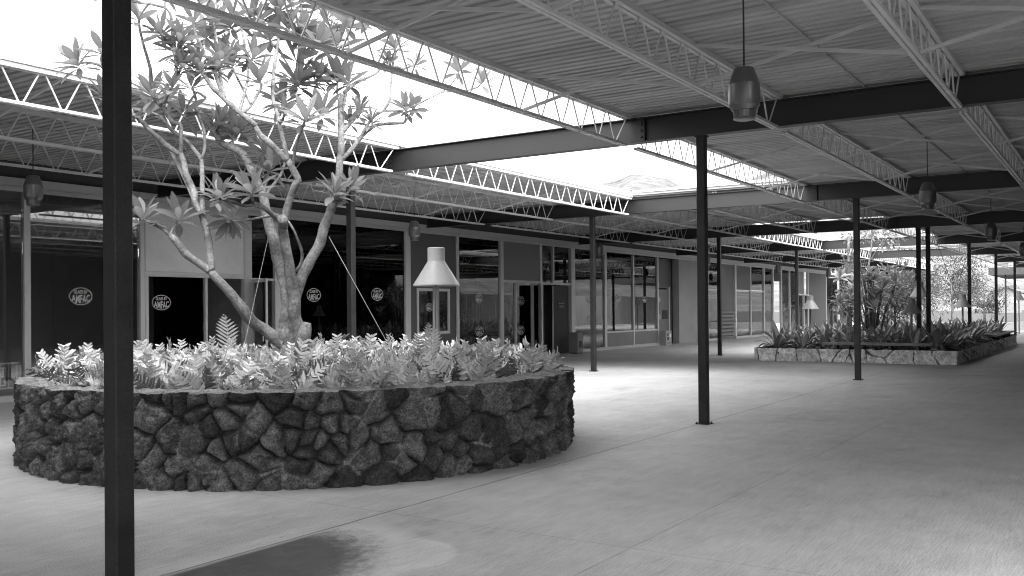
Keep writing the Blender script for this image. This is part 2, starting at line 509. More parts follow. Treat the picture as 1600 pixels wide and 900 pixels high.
pendant(S*.5, -2.2, 'large grey metal pendant lamp nearest on the walkway side, slotted base')
pendant(S*1.5, -2.2, 'grey metal pendant lamp second along the walkway side')
pendant(S*2.5, -2.2, 'dark pendant lamp third along the walkway side')
pendant(S*3.5, -2.2, 'dark pendant lamp fourth along the walkway side')
pendant(S*.5, 8.84, 'grey pendant lamp before the first window, beside the near column')
pendant(S*1.5, 8.88, 'grey pendant lamp above the conical post lamp, by the shopfront')
for k, w in ((2.5, 'by the double glass window'), (3.5, 'by the pale recess wall'), (4.5, 'by the dark louvred bay'), (5.5, 'by the far glass shopfront')):
    pendant(S*k, 8.84, 'small dark pendant lamp of the shop row hanging ' + w)

# ------------------------------------------------------------------ shopfronts
def box_obj(name, m, parent, *bxs):
    b = MB()
    for q in bxs: b.box(*q)
    return b.build(name, m, parent)
ZH = 3.90
def text_mesh(txt, size=1.):
    cu = bpy.data.curves.new('txt', 'FONT'); cu.body = txt; cu.size = size; cu.align_x = 'CENTER'; cu.offset = .018; cu.resolution_u = 3
    o = bpy.data.objects.new('txt', cu); COL.objects.link(o)
    dg = bpy.context.evaluated_depsgraph_get(); dg.update()
    me = bpy.data.meshes.new_from_object(o.evaluated_get(dg))
    v = [tuple(q.co) for q in me.vertices]; f = [tuple(p.vertices) for p in me.polygons]
    bpy.data.objects.remove(o); bpy.data.curves.remove(cu); bpy.data.meshes.remove(me)
    return v, f
def decal_mesh():
    b = MB(); n = 48; W, H = .245, .172
    for rr in (1., .94):
        for k in range(n):
            a = 2*math.pi*k/n; b.v.append((W*rr*math.cos(a), 0, H*(rr if rr == 1 else .925)*math.sin(a)))
    for k in range(n): b.f.append((k, (k+1) % n, n+(k+1) % n, n+k))
    def add(txt, xa, xb, top, bot):
        v, f = text_mesh(txt); n0 = len(b.v)
        xs = [q[0] for q in v]; ys = [q[1] for q in v]
        for (x, y, z) in v:
            X = xa+(x-min(xs))/(max(xs)-min(xs))*(xb-xa)
            t = (y-min(ys))/(max(ys)-min(ys))
            lo, hi = bot(X), top(X)
            b.v.append((X, 0, lo+(hi-lo)*t))
        b.f.extend(tuple(n0+i for i in q) for q in f)
    el = lambda X, k: H*k*math.sqrt(max(0, 1-(X/(W*.97))**2))
    add('AMFAC', -.192, .192, lambda X: .03, lambda X: -min(.139, el(X, .84)))
    add('GLASS BY', -.147, .147, lambda X: min(.126, el(X, .82)), lambda X: .052)
    return b
DEC = None
def decal(parent, x, z, y=YF-.012, k=1.):
    global DEC
    if DEC is None:
        DEC = decal_mesh().build('window_sticker', MT['decal']); o = DEC
    else:
        o = DEC.copy(); COL.objects.link(o)
    o.parent = parent; o.location = (x, y, z); o.scale = (k, 1, k)
    return o
def pane(parent, x0, x1, z0, z1, y=YF):
    return box_obj('window_pane', MT['glass'], parent, (x0+.003, x1-.003, y-.004, y+.004, z0+.003, z1-.003))
def mullion(parent, x, w=.09, z0=.12, z1=ZH, d=.12, m=None):
    return box_obj('mullion', m or MT['alu'], parent, (x-w/2, x+w/2, YF-d/2, YF+d/2, z0, z1))
def rail(parent, x0, x1, z, h=.08, d=.10, name='transom', m=None):
    return box_obj(name, m or MT['alu'], parent, (x0, x1, YF-d/2, YF+d/2, z-h/2, z+h/2))
def headtrim(parent, x0, x1):
    box_obj('head_trim', MT['head'], parent, (x0, x1, YF-.05, YF+.05, ZH+.001, ZH+.07), (x0, x1, YF-.03, YF+.03, ZH+.0705, ZH+.10), (x0, x1, YF-.085, YF+.05, ZH+.1005, ZH+.245))
def curb(parent, x0, x1, h=.118): return box_obj('base_curb', MT['kerb'], parent, (x0, x1, YF-.09, YF+.09, .001, h))
CAT = 'shopfront'; GR = 'shopfronts along the walkway'
# upper wall behind the joist ends, deep shade put into its dark colour
tag(box_obj('upper_wall', MT['wallup'], None, (-12, 70, YF-.02, YF+.1, ZH+.247, ZT+.044)), 'band of wall coloured as deep shade above the shopfronts under the canopy roof', 'wall')

# A: first big windows
A = thing('shopfront', 'shopfront of tall plate glass panes behind the near column, with one window sticker', CAT, (0,0,0), GR)
curb(A, -8, 8.83); headtrim(A, -8, 8.83)
for x in (-2.1, 2.2, 6.41): mullion(A, x, .12)
mullion(A, 8.87, .10)
for x0, x1 in ((-2.04, 2.14), (2.26, 6.35)): pane(A, x0, x1, .12, ZH)
pn = pane(A, 6.47, 8.82, .12, ZH); decal(pn, 7.51, 1.96)
# B: doorway with pale panel
B = thing('shopfront', 'shopfront doorway under a large pale panel, its door leaf standing open', CAT, (0,0,0), GR)
headtrim(B, 8.84, 12.5); curb(B, 8.93, 10.5, .06)
box_obj('pale_panel', MT['panel_l'], B, (8.96, 11.60, YF-.03, YF+.03, 2.50, ZH-.06))
box_obj('panel_frame', MT['alu'], B, (8.93, 11.72, YF-.05, YF+.05, ZH-.06, ZH))
rail(B, 8.93, 11.72, 2.445, .10)
mullion(B, 8.97, .08, .06, 2.39); mullion(B, 10.50, .06, .001, 2.39); mullion(B, 11.70, .22, .001, ZH-.06)
pn = pane(B, 9.02, 10.46, .06, 2.39); decal(pn, 9.36, 1.84, k=.95)
dl = thing('shop_door', 'glazed door leaf standing open beside the pale panel', 'door', (11.84, YF-.02, 0), None, math.radians(180+70))
b = MB(); b.box(0, .07, -.02, .02, .02, 2.39); b.box(.83, .90, -.02, .02, .02, 2.39); b.box(.07, .83, -.02, .02, 2.31, 2.39); b.box(.07, .83, -.02, .02, .02, .22)
b.build('frame', MT['alu'], dl); box_obj('glazing', MT['glass'], dl, (.072, .828, -.004, .004, .222, 2.308))
box_obj('handle', MT['alu'], dl, (.80, .825, -.07, -.045, .95, 1.25))
mullion(B, 12.64, .22, .001, ZH); pane(B, 11.83, 12.52, 2.42, ZH); rail(B, 11.82, 12.52, 2.40, .05)
# C: two dark panes
C = thing('shopfront', 'dark plate glass shopfront behind the tree with two round stickers', CAT, (0,0,0), GR)
curb(C, 12.76, 17.46); headtrim(C, 12.51, 17.6)
mullion(C, 15.25, .08); mullion(C, 17.58, .22)
pn = pane(C, 12.76, 15.20, .12, ZH); decal(pn, 13.87, 2.04)
pn = pane(C, 15.30, 17.46, .12, ZH); decal(pn, 16.29, 2.08)
for q in ((12.9, 13.7, 1.1, 2.7), (14.1, 14.8, 1.3, 2.2), (14.0, 14.7, .3, 1.1)):
    p_ = box_obj('paper_sheet', MT['panel_l'], None, (q[0], q[1], YF+.03, YF+.034, q[2], q[3]))
    tag(p_, {12.9: 'tall dull paper sheet taped inside the dark window behind the tree', 14.1: 'square dull paper sheet inside the window, beside the sticker', 14.0: 'low dull paper sheet inside the window, under the square one'}[q[0]], 'paper')
# D: solid panel with framed window
D = thing('shopfront', 'dark panelled shopfront with a small framed window behind the conical lamp', CAT, (0,0,0), GR)
curb(D, 17.70, 19.92); headtrim(D, 17.61, 20.05)
b = MB()
b.box(17.70, 18.06, YF-.02, YF+.02, .12, ZH); b.box(19.54, 19.93, YF-.02, YF+.02, .12, ZH)
b.box(18.06, 19.54, YF-.02, YF+.02, 2.25, ZH); b.box(18.06, 19.54, YF-.02, YF+.02, .12, .95)
b.build('panel', MT['panel_d'], D)
wf = box_obj('window_frame', MT['alu'], D, (18.00, 18.08, YF-.045, YF+.03, .92, 2.28), (19.50, 19.58, YF-.045, YF+.03, .92, 2.28), (18.08, 19.50, YF-.045, YF+.03, 2.20, 2.28), (18.08, 19.50, YF-.045, YF+.03, .92, 1.0), (18.80, 18.90, YF-.045, YF+.03, 1.0, 2.20))
pn = box_obj('window_pane', MT['glass'], D, (18.083, 19.497, YF-.004, YF+.004, 1.003, 2.197)); decal(pn, 18.6, 1.72, YF-.02, .7)
mullion(D, 19.99, .11)
# E: glass and half-glazed door under a grey panel
E_ = thing('shopfront', 'shopfront of dark reflecting glass beside a grey panel over glazed doors', CAT, (0,0,0), GR)
curb(E_, 20.05, 22.38); headtrim(E_, 20.06, 24.88); curb(E_, 22.5, 24.88, .08)
pn = pane(E_, 20.05, 22.36, .12, ZH); decal(pn, 21.17, 2.0, k=.9); decal(pn, 21.19, .94, k=.9)
mullion(E_, 22.45, .17)
box_obj('grey_panel', MT['panel_m'], E_, (22.54, 24.82, YF-.03, YF+.03, 2.64, ZH))
rail(E_, 22.54, 24.86, 2.58, .10); mullion(E_, 23.3, .07, .08, 2.53); mullion(E_, 24.4, .07, .08, 2.53)
pane(E_, 22.54, 23.26, .08, 2.53)
pn = pane(E_, 23.34, 24.36, .08, 2.53); decal(pn, 23.66, 1.93, k=.9); decal(pn, 23.64, .92, k=.9)
pane(E_, 24.44, 24.86, .08, 2.53)
mullion(E_, 24.94, .13, .001)
# F: open doorway
F_ = thing('shopfront', 'open shop doorway with two dark upper panes and a wide pale jamb', CAT, (0,0,0), GR)
headtrim(F_, 24.89, 27.42)
rail(F_, 25.0, 27.05, 2.55, .08); mullion(F_, 25.80, .09, 2.59)
pane(F_, 25.0, 25.75, 2.59, ZH); pane(F_, 25.85, 27.04, 2.59, ZH)
box_obj('wide_jamb', MT['alu'], F_, (27.06, 27.34, YF-.08, YF+.08, .001, ZH))
def leaf_door(label, hx, hy, rz, w=.95, m='door'):
    t = thing('shop_door', label, 'door', (hx, hy, 0), None, rz)
    box_obj('leaf', MT[m], t, (0, w, -.022, .022, .02, 2.48)); box_obj('handle', MT['alu'], t, (w-.12, w-.09, -.07, -.025, .95, 1.2))
    box_obj('edge_strip', MT['white'], t, (w+.001, w+.012, -.024, .024, .02, 2.48))
    return t
leaf_door('narrow dark shop door swung outward with a bright vertical edge', 25.12, YF-.02, math.radians(209), .92, 'ink')
dd = leaf_door('dark shop door closed in the open doorway, small sign on it', 27.0, YF+.05, math.radians(180), 1.1, 'ink')
sg = box_obj('door_sign', MT['ink'], dd, (.25, .80, .0225, .030, 1.55, 1.95)); 
b = MB(); b.box(.30, .75, .0305, .034, 1.82, 1.87); b.box(.36, .68, .0305, .034, 1.70, 1.76); b.build('lettering', MT['panel_m'], sg)
bx = thing('vending_box', 'small grey metal box with a dark slot standing by the wide door jamb', 'box', (26.75, YF-.45, 0))
box_obj('case', MT['panel_m'], bx, (-.20, .20, -.16, .16, .04, .78)); box_obj('dark_slot', MT['ink'], bx, (-.11, .11, -.172, -.1605, .22, .46)); box_obj('foot', MT['ink'], bx, (-.18, .18, -.14, .14, .002, .0395))
# G: display windows
G_ = thing('shopfront', 'display windows with a low grey panel sill past the shop column', CAT, (0,0,0), GR)
curb(G_, 27.36, 34.95); headtrim(G_, 27.43, 40.6)
pn = pane(G_, 27.36, 29.75, .12, ZH); decal(pn, 28.50, 2.02, k=.85); decal(pn, 28.6, 1.26, k=.85)
mullion(G_, 29.86, .18, .12); mullion(G_, 32.41, .10); mullion(G_, 34.87, .12)
for x0, x1, dx in ((29.96, 32.35, 31.05), (32.47, 34.80, 33.55)):
    pn = pane(G_, x0, x1, .74, ZH-.04); decal(pn, dx, 2.03, k=.85)
    rail(G_, x0, x1, .70, .07); box_obj('low_panel', MT['panel_m'], G_, (x0, x1, YF-.03, YF+.03, .12, .664))
# recess with door and pale wall
R_ = thing('shop_recess', 'recessed bay with a dark flush door and dark panel above', 'recess', (0,0,0))
box_obj('back_panel', MT['panel_d'], R_, (34.94, 37.25, YF+.34, YF+.40, 2.56, ZH), (36.95, 37.25, YF+.34, YF+.40, .001, 2.56))
box_obj('door_frame', MT['alu'], R_, (36.86, 36.95, YF+.30, YF+.42, .001, 2.62))
dr = box_obj('door', MT['door'], R_, (35.0, 36.85, YF+.35, YF+.40, .02, 2.5)); decal(dr, 35.87, 2.03, YF+.34, .72); decal(dr, 35.85, 1.25, YF+.34, .72)
box_obj('door_plate', MT['ink'], dr, (36.2, 36.8, YF+.335, YF+.349, 1.15, 1.55))
tag(box_obj('pale_wall', MT['wallpale'], None, (37.27, 39.45, YF-.02, YF+.3, .001, ZH)), 'pale blank wall panel beside the recessed door', 'wall')
ct = thing('carton', 'small white printed carton on the floor beside the recessed door', 'carton', (35.15, YF-.28, 0))
box_obj('box', MT['carton'], ct, (-.30, .30, -.14, .14, .001, .64))
box_obj('print', MT['ink'], ct, (-.16, -.02, -.144, -.1405, .42, .54), (-.18, .0, -.144, -.1405, .24, .36), (-.14, -.07, -.144, -.1405, .06, .14), (.04, .10, -.144, -.1405, .07, .14))
box_obj('paper_label', MT['white'], ct, (.08, .25, -.144, -.1405, .35, .50))
# H: far glass shop with louvred bay
H_ = thing('shopfront', 'narrow glass shopfront between the pale wall and the louvred bay', CAT, (0,0,0), GR)
curb(H_, 39.6, 42.4); headtrim(H_, 40.61, 51.6)
mullion(H_, 39.75, .2, .001); mullion(H_, 40.85, .12); mullion(H_, 42.42, .14, .001)
pane(H_, 40.92, 42.34, .12, 2.5); pane(H_, 40.92, 42.34, 2.58, ZH); rail(H_, 40.92, 42.34, 2.54, .08)
LV = thing('louvred_bay', 'dark solid bay with a stack of horizontal louvre slats at its foot', 'louvre', (0,0,0))
box_obj('dark_panel', MT['interior'], LV, (42.5, 44.72, YF+.05, YF+.09, .001, ZH))
b = MB()
for k in range(7): b.box(42.6, 44.6, YF-.06, YF+.04, .22+.19*k, .31+.19*k)
b.build('louvre_slats', MT['panel_m'], LV)
I_ = thing('shopfront', 'far corner shopfront of bright see-through glass with a dark upper panel', CAT, (0,0,0), GR)
curb(I_, 44.75, 52.4)
mullion(I_, 44.82, .2); mullion(I_, 47.23, .14); mullion(I_, 49.54, .16); mullion(I_, 51.2, .18)
box_obj('upper_panel', MT['panel_d'], I_, (44.93, 47.15, YF-.03, YF+.03, 2.6, ZH))
rail(I_, 44.93, 49.45, 2.55, .07)
pane(I_, 44.93, 47.15, .12, 2.51); pane(I_, 47.31, 49.45, .12, 2.51); pane(I_, 47.31, 49.45, 2.6, ZH); pane(I_, 49.63, 51.1, .12, ZH)
tag(box_obj('pilaster', MT['wallup'], None, (51.45, 52.6, YF-.04, YF+.2, 3.2, ZT-.01)), 'dark hanging pilaster above the gap between the far shops', 'pilaster')
J_ = thing('shopfront', 'last glass shopfront of the row, half hidden by the flagstone planter leaves', CAT, (0,0,0), GR)
curb(J_, 52.7, 58.5); headtrim(J_, 52.7, 62.9); 
for x in (52.79, 54.47, 56.1, 57.5, 58.5): mullion(J_, x, .18)
for x0, x1 in ((52.89, 54.37), (54.57, 56.0)): pane(J_, x0, x1, .12, ZH)
box_obj('grey_panel', MT['panel_m'], J_, (56.2, 57.4, YF-.03, YF+.03, 2.5, ZH)); rail(J_, 56.2, 58.4, 2.44, .08)
pane(J_, 56.2, 57.4, .12, 2.4); pane(J_, 57.6, 58.4, .12, 2.4)
tag(box_obj('solid_wall', MT['panel_d'], None, (58.6, 62.8, YF-.05, YF+.1, .001, ZH)), 'dark solid wall panel near the far end of the shop row', 'wall')
K_ = thing('shopfront', 'bright end window at the far end of the shop row', CAT, (0,0,0), GR)
curb(K_, 62.9, 70); headtrim(K_, 62.95, 70)
for x in (63.0, 66.4, 69.9): mullion(K_, x, .18)
pane(K_, 63.1, 66.3, .12, ZH); pane(K_, 66.5, 69.8, .12, ZH)
# interiors
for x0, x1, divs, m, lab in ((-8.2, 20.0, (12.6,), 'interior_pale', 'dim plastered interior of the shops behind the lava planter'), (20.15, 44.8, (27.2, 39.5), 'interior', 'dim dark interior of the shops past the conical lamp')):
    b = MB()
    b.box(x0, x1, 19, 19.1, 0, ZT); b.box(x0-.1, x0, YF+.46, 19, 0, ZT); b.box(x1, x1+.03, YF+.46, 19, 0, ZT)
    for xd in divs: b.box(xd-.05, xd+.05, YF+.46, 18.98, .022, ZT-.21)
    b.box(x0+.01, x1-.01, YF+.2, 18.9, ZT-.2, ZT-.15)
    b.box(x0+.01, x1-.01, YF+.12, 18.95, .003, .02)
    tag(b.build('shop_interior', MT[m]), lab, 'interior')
rk = thing('wire_rack', 'white wire rack standing inside the first window by the curb', 'rack', (5.78, YF+.16, 0))
b = MB()
for z in (.24, .70): b.tube([(-.75, 0, z), (.56, 0, z)], .018, 6)
for k in range(9): b.tube([(-.7+.155*k, 0, .24), (-.7+.155*k, 0, .70)], .009, 6)
b.tube([(-.9, -.06, .30), (.28, -.06, .30), (.28, -.06, .62), (-.9, -.06, .62)], .02, 6)
b.tube([(-.6, 0, .022), (-.6, 0, .25)], .015, 6); b.tube([(.5, 0, .022), (.5, 0, .25)], .015, 6)
b.tube([(-.6, -.06, .30), (-.6, .01, .24)], .012, 6)
b.build('wire_frame', MT['white'], rk)
# opposite side of the mall (seen mirrored in the glass)
op = thing('opposite_shopfront', 'boarded shopfront across the walkway facing the glass shops', 'shopfront', (0,0,0))
b = MB()
for k in range(150): b.box(48+.45*k, 48+.45*k+.40, -13.8, -13.74, .05, 2.9)
b.build('vertical_boards', MT['panel_l'], op); box_obj('wall', MT['wallup'], op, (-27, 48, -14.0, -13.82, 0, ZT))

# ------------------------------------------------------------------ stone walls
def stone_wall(name, outline, normals, H, thick, spacing, relief, joint, tones, jtone, m, flat, parent, res, seed, zsq=1., rk=1., mfill=0.):
    rg = np.random.default_rng(seed)
    P = np.array(outline); n = len(P)
    seg = np.linalg.norm(np.roll(P, -1, 0)-P, axis=1); per = seg.sum(); s = np.concatenate([[0], np.cumsum(seg)[:-1]])
    nz = int(H/res)+1; z = np.linspace(0, H, nz)
    want = int(per*H/(spacing**2)); pts = []; tries = 0
    while len(pts) < want and tries < 60000:
        tries += 1
        c = np.array([rg.uniform(0, per), rg.uniform(-.03, H+.03), rg.choice([.55, .75, .95, 1.2, 1.6])])
        ok = True
        for q in pts:
            ds = abs(c[0]-q[0]); ds = min(ds, per-ds)
            if ds*ds+(c[1]-q[1])**2 < (spacing*.45*(c[2]+q[2])*.5)**2*1.45: ok = False; break
        if ok: pts.append(c)
    pts = np.array(pts); K = len(pts)
    th = rg.uniform(0, math.pi, K); an = rg.uniform(1.0, 1.3, K)
    SS, ZZ = np.meshgrid(s, z, indexing='ij'); SS = SS.ravel(); ZZ = ZZ.ravel()
    jx = np.array([noise.noise(Vector((a*5, c*5, seed)))+.35*noise.noise(Vector((a*14, c*14, seed))) for a, c in zip(SS, ZZ)]); jz = np.array([noise.noise(Vector((a*5, c*5, seed+9)))+.35*noise.noise(Vector((a*14, c*14, seed+9))) for a, c in zip(SS, ZZ)])
    U = SS+jx*.034*(min(spacing, .25)/.25); V = ZZ+jz*.034*(min(spacing, .25)/.25)
    d1 = np.full(len(SS), 9.); d2 = np.full(len(SS), 9.); idx = np.zeros(len(SS), int)
    for k in range(K):
        ds = U-pts[k,0]; ds = (ds+per/2) % per-per/2; dz = (V-pts[k,1])*zsq
        a = ds*math.cos(th[k])+dz*math.sin(th[k]); c = -ds*math.sin(th[k])+dz*math.cos(th[k])
        d = np.sqrt((a/math.sqrt(an[k]))**2+(c*math.sqrt(an[k]))**2)/(.75+.25*pts[k,2])
        m1 = d < d1
        d2 = np.where(m1, d1, np.minimum(d2, d)); idx = np.where(m1, k, idx); d1 = np.where(m1, d, d1)
    e = (d2-d1)*.5
    body = np.clip((e-joint)/(flat), 0, 1); body = 1-(1-body)**2
    off = rg.uniform(-.35, .45, K)*relief*.5
    rough = np.array([noise.fractal(Vector((a*9, c*9, seed+3)), .9, 2., 5) for a, c in zip(SS, ZZ)])
    pit = np.array([noise.fractal(Vector((a*26, c*26, seed+5)), .8, 2., 4) for a, c in zip(SS, ZZ)])
    crack = np.clip(1-e/max(joint*1.5, .014), 0, 1)**.8
    chink = np.array([noise.noise(Vector((a*3.1, c*3.1, seed+20))) for a, c in zip(SS, ZZ)])
    light = np.clip((chink-.12)*6, 0, 1)*mfill
    disp = body*(relief+off[idx]) - crack*relief*.7*(1-light) + rough*relief*rk*.30*(.3+body) + pit*relief*rk*.34*(.4+body)
    tone = rg.uniform(tones[0], tones[1], K)[idx]*np.clip(1+rough*.35, .5, 1.5)
    joint_zone = np.clip(1-body*3, 0, 1)
    jt = jtone*(1-light)+.17*light
    tone = tone*(1-joint_zone)+jt*np.clip(1+pit*.5, .4, 1.7)*joint_zone
    N = np.array(normals)
    b = MB()
    X = np.repeat(P, nz, 0) + np.repeat(N, nz, 0)*disp[:, None]
    V3 = np.column_stack([X, ZZ])
    # the wall foot and the top edge stay rough
    topw = np.array([noise.fractal(Vector((a*4, 3.1, seed)), .9, 2, 4) for a in s])
    V3[:, 2] += np.where(ZZ > H-1e-6, 0, 0)
    lift = np.repeat(topw, nz)*.022*np.clip((ZZ-H*.75)/(H*.25), 0, 1); V3[:, 2] += lift
    b.v = [tuple(q) for q in V3]
    for i in range(n):
        i2 = (i+1) % n
        for k in range(nz-1): b.f.append((i*nz+k, i2*nz+k, i2*nz+k+1, i*nz+k+1))
    o = b.build(name, m, parent, smooth=True, tone=tone)
    edge = [b.v[i*nz+nz-1] for i in range(n)]
    return o, edge
def wall_cap(name, edge, outline, normals, H, thick, m, parent, seed, steps=7, drop=.16, bumpy=.02):
    n = len(edge); b = MB(); b.v = [tuple(q) for q in edge]
    for j in range(1, steps+1):
        t = j/steps
        for i in range(n):
            x = outline[i][0]-normals[i][0]*thick*t; y = outline[i][1]-normals[i][1]*thick*t
            w = noise.fractal(Vector((x*7, y*7, seed)), .9, 2, 5)*bumpy
            b.v.append((x, y, H+.012*math.sin(math.pi*t)+w))
    for i in range(n):
        x = outline[i][0]-normals[i][0]*(thick+.02); y = outline[i][1]-normals[i][1]*(thick+.02)
        b.v.append((x, y, H-drop))
    for j in range(steps+1):
        for i in range(n):
            i2 = (i+1) % n; b.f.append((j*n+i, j*n+i2, (j+1)*n+i2, (j+1)*n+i))
    return b.build(name, m, parent, smooth=True)
# round lava planter
PC = (5.12, 3.6); PR = 3.20; PH = .885; SOIL = .76
pl = thing('round_planter', 'large round planter wall of dark mortared lava stones under the roof opening', 'planter', (PC[0], PC[1], 0))
n = 1080
out = [(PR*math.cos(2*math.pi*k/n), PR*math.sin(2*math.pi*k/n)) for k in range(n)]; nrm = [(x/PR, y/PR) for x, y in out]
_, edge = stone_wall('lava_wall', out, nrm, PH, .4, .215, .075, .0055, (.028, .12), .035, MT['lava'], .060, pl, .0125, 17, 1., .8, 1.)  # dark joint tone stands in for the shade inside the crevices
wall_cap('rim', edge, out, nrm, PH, .30, MT['rim'], pl, 4, bumpy=.03)
b = MB(); b.v = [(0,0,SOIL)]
for k in range(64): b.v.append((2.92*math.cos(k*math.pi/32), 2.92*math.sin(k*math.pi/32), SOIL-.03))
for k in range(64): b.f.append((0, 1+k, 1+(k+1) % 64))
b.build('soil_bed', MT['soil'], pl)
# rectangular flagstone planter
RX0, RX1, RY0, RY1, RH = 25.0, 42.0, -1.12, 4.6, .39
fp = thing('flagstone_planter', 'low rectangular planter of pale flagstones full of strap leaf plants', 'planter', (0,0,0))
out = []; nrm = []
def edge_pts(a, c, nv, st):
    L_ = math.hypot(c[0]-a[0], c[1]-a[1]); k = int(L_/st)
    for i in range(k): out.append((a[0]+(c[0]-a[0])*i/k, a[1]+(c[1]-a[1])*i/k)); nrm.append(nv)
edge_pts((RX0, RY1), (RX0, RY0), (-1, 0), .018); edge_pts((RX0, RY0), (RX1, RY0), (0, -1), .05); edge_pts((RX1, RY0), (RX1, RY1), (1, 0), .1); edge_pts((RX1, RY1), (RX0, RY1), (0, 1), .06)
_, edge = stone_wall('flagstone_wall', out, nrm, RH, .4, .38, .016, .013, (.52, .70), .08, MT['flag'], .012, fp, .022, 23)
wall_cap('cap', edge, out, nrm, RH, .38, MT['flag'], fp, 8, drop=.1, bumpy=.008)
me = fp.children[-1].data
a = me.attributes.new('tone', 'FLOAT', 'POINT'); a.data.foreach_set('value', np.full(len(me.vertices), .36, dtype=np.float32))
b = MB(); b.v = [(RX0+.3, RY0+.3, RH-.06), (RX1-.3, RY0+.3, RH-.06), (RX1-.3, RY1-.3, RH-.06), (RX0+.3, RY1-.3, RH-.06)]; b.f = [(0,1,2,3)]
b.build('soil_bed', MT['soil'], fp)
def bench(label, x0, x1, y0, y1):
    t = thing('bench', label, 'bench', (0,0,0))
    box_obj('seat', MT['wood'], t, (x0, x1, y0, y1, RH+.12, RH+.19))
    q = []
    for k in range(4):
        f = (k+.5)/4
        if y1-y0 > x1-x0: q.append((x0+.05, x1-.05, y0+(y1-y0)*f-.04, y0+(y1-y0)*f+.04, RH+.01, RH+.119))
        else: q.append((x0+(x1-x0)*f-.04, x0+(x1-x0)*f+.04, y0+.05, y1-.05, RH+.01, RH+.119))
    box_obj('supports', MT['dark'], t, *q)
bench('long plank bench on the front wall of the flagstone planter', RX0+.02, RX0+.40, -.45, 2.55)
bench('dark plank bench on the side wall at the far end of the flagstone planter', 34.5, 41.2, RY0+.02, RY0+.42)

# ------------------------------------------------------------------ foliage meshes
def leaf_strip(b, tone, base, d, up, L_, W, droop, shape, t0, fold=.25, nseg=5, stem=0.):
    """one leaf as a folded strip from base along d; shape(t) gives the half width"""
    d = d.normalized(); sd = d.cross(up)
    if sd.length < .05: sd = d.cross(Vector((1, 0, 0)))
    sd.normalize()
    p = Vector(base); n0 = len(b.v); cur = d.copy()
    for i in range(nseg+1):
        t = i/nseg; w = W*shape(t); nn = sd.cross(cur).normalized()
        if nn.z < 0: nn = -nn
        b.v += [tuple(p-sd*w+nn*(w*fold)), tuple(p), tuple(p+sd*w+nn*(w*fold))]; tone += [t0, t0*1.25, t0]
        cur = (cur + Vector((0, 0, -droop/nseg))).normalized(); p = p+cur*(L_/nseg)
    for i in range(nseg):
        q = n0+3*i
        b.f += [(q, q+1, q+4, q+3), (q+1, q+2, q+5, q+4)]
ob = lambda t: max(.03, (math.sin(math.pi*min(1, t**1.25*.93+.04))**.85))
st = lambda t: max(.04, (.45+.55*math.sin(math.pi*min(1, t*.8+.1)))*(1 if t < .8 else (1-t)/.2))
def rosette(b, tone, c, axis, L_, n, r=None, tr=(.72, 1.25)):
    r = r or random
    axis = axis.normalized()
    s1 = axis.cross(Vector((.3, .9, .1))).normalized(); s2 = axis.cross(s1)
    for k in range(n):
        a = k*2.39996+r.uniform(-.25, .25); f = (k+.6)/n
        pol = math.radians(14+84*f**.9+r.uniform(-12, 12))
        d = axis*math.cos(pol)+(s1*math.cos(a)+s2*math.sin(a))*math.sin(pol)
        l = L_*(.62+.42*math.sin(math.pi*(.2+.62*f)))*r.uniform(.82, 1.12)
        leaf_strip(b, tone, Vector(c)+d*.015-axis*(.06*f), d, axis, l, l*.15*r.uniform(.8, 1.2), .32*f+r.uniform(-.05, .22), ob, r.uniform(*tr), fold=r.uniform(.12, .4))

# ---- the plumeria tree in the round planter
TR = Vector((4.62, 3.52, SOIL-.05))
D0 = (TR-CAM).dot(FW)
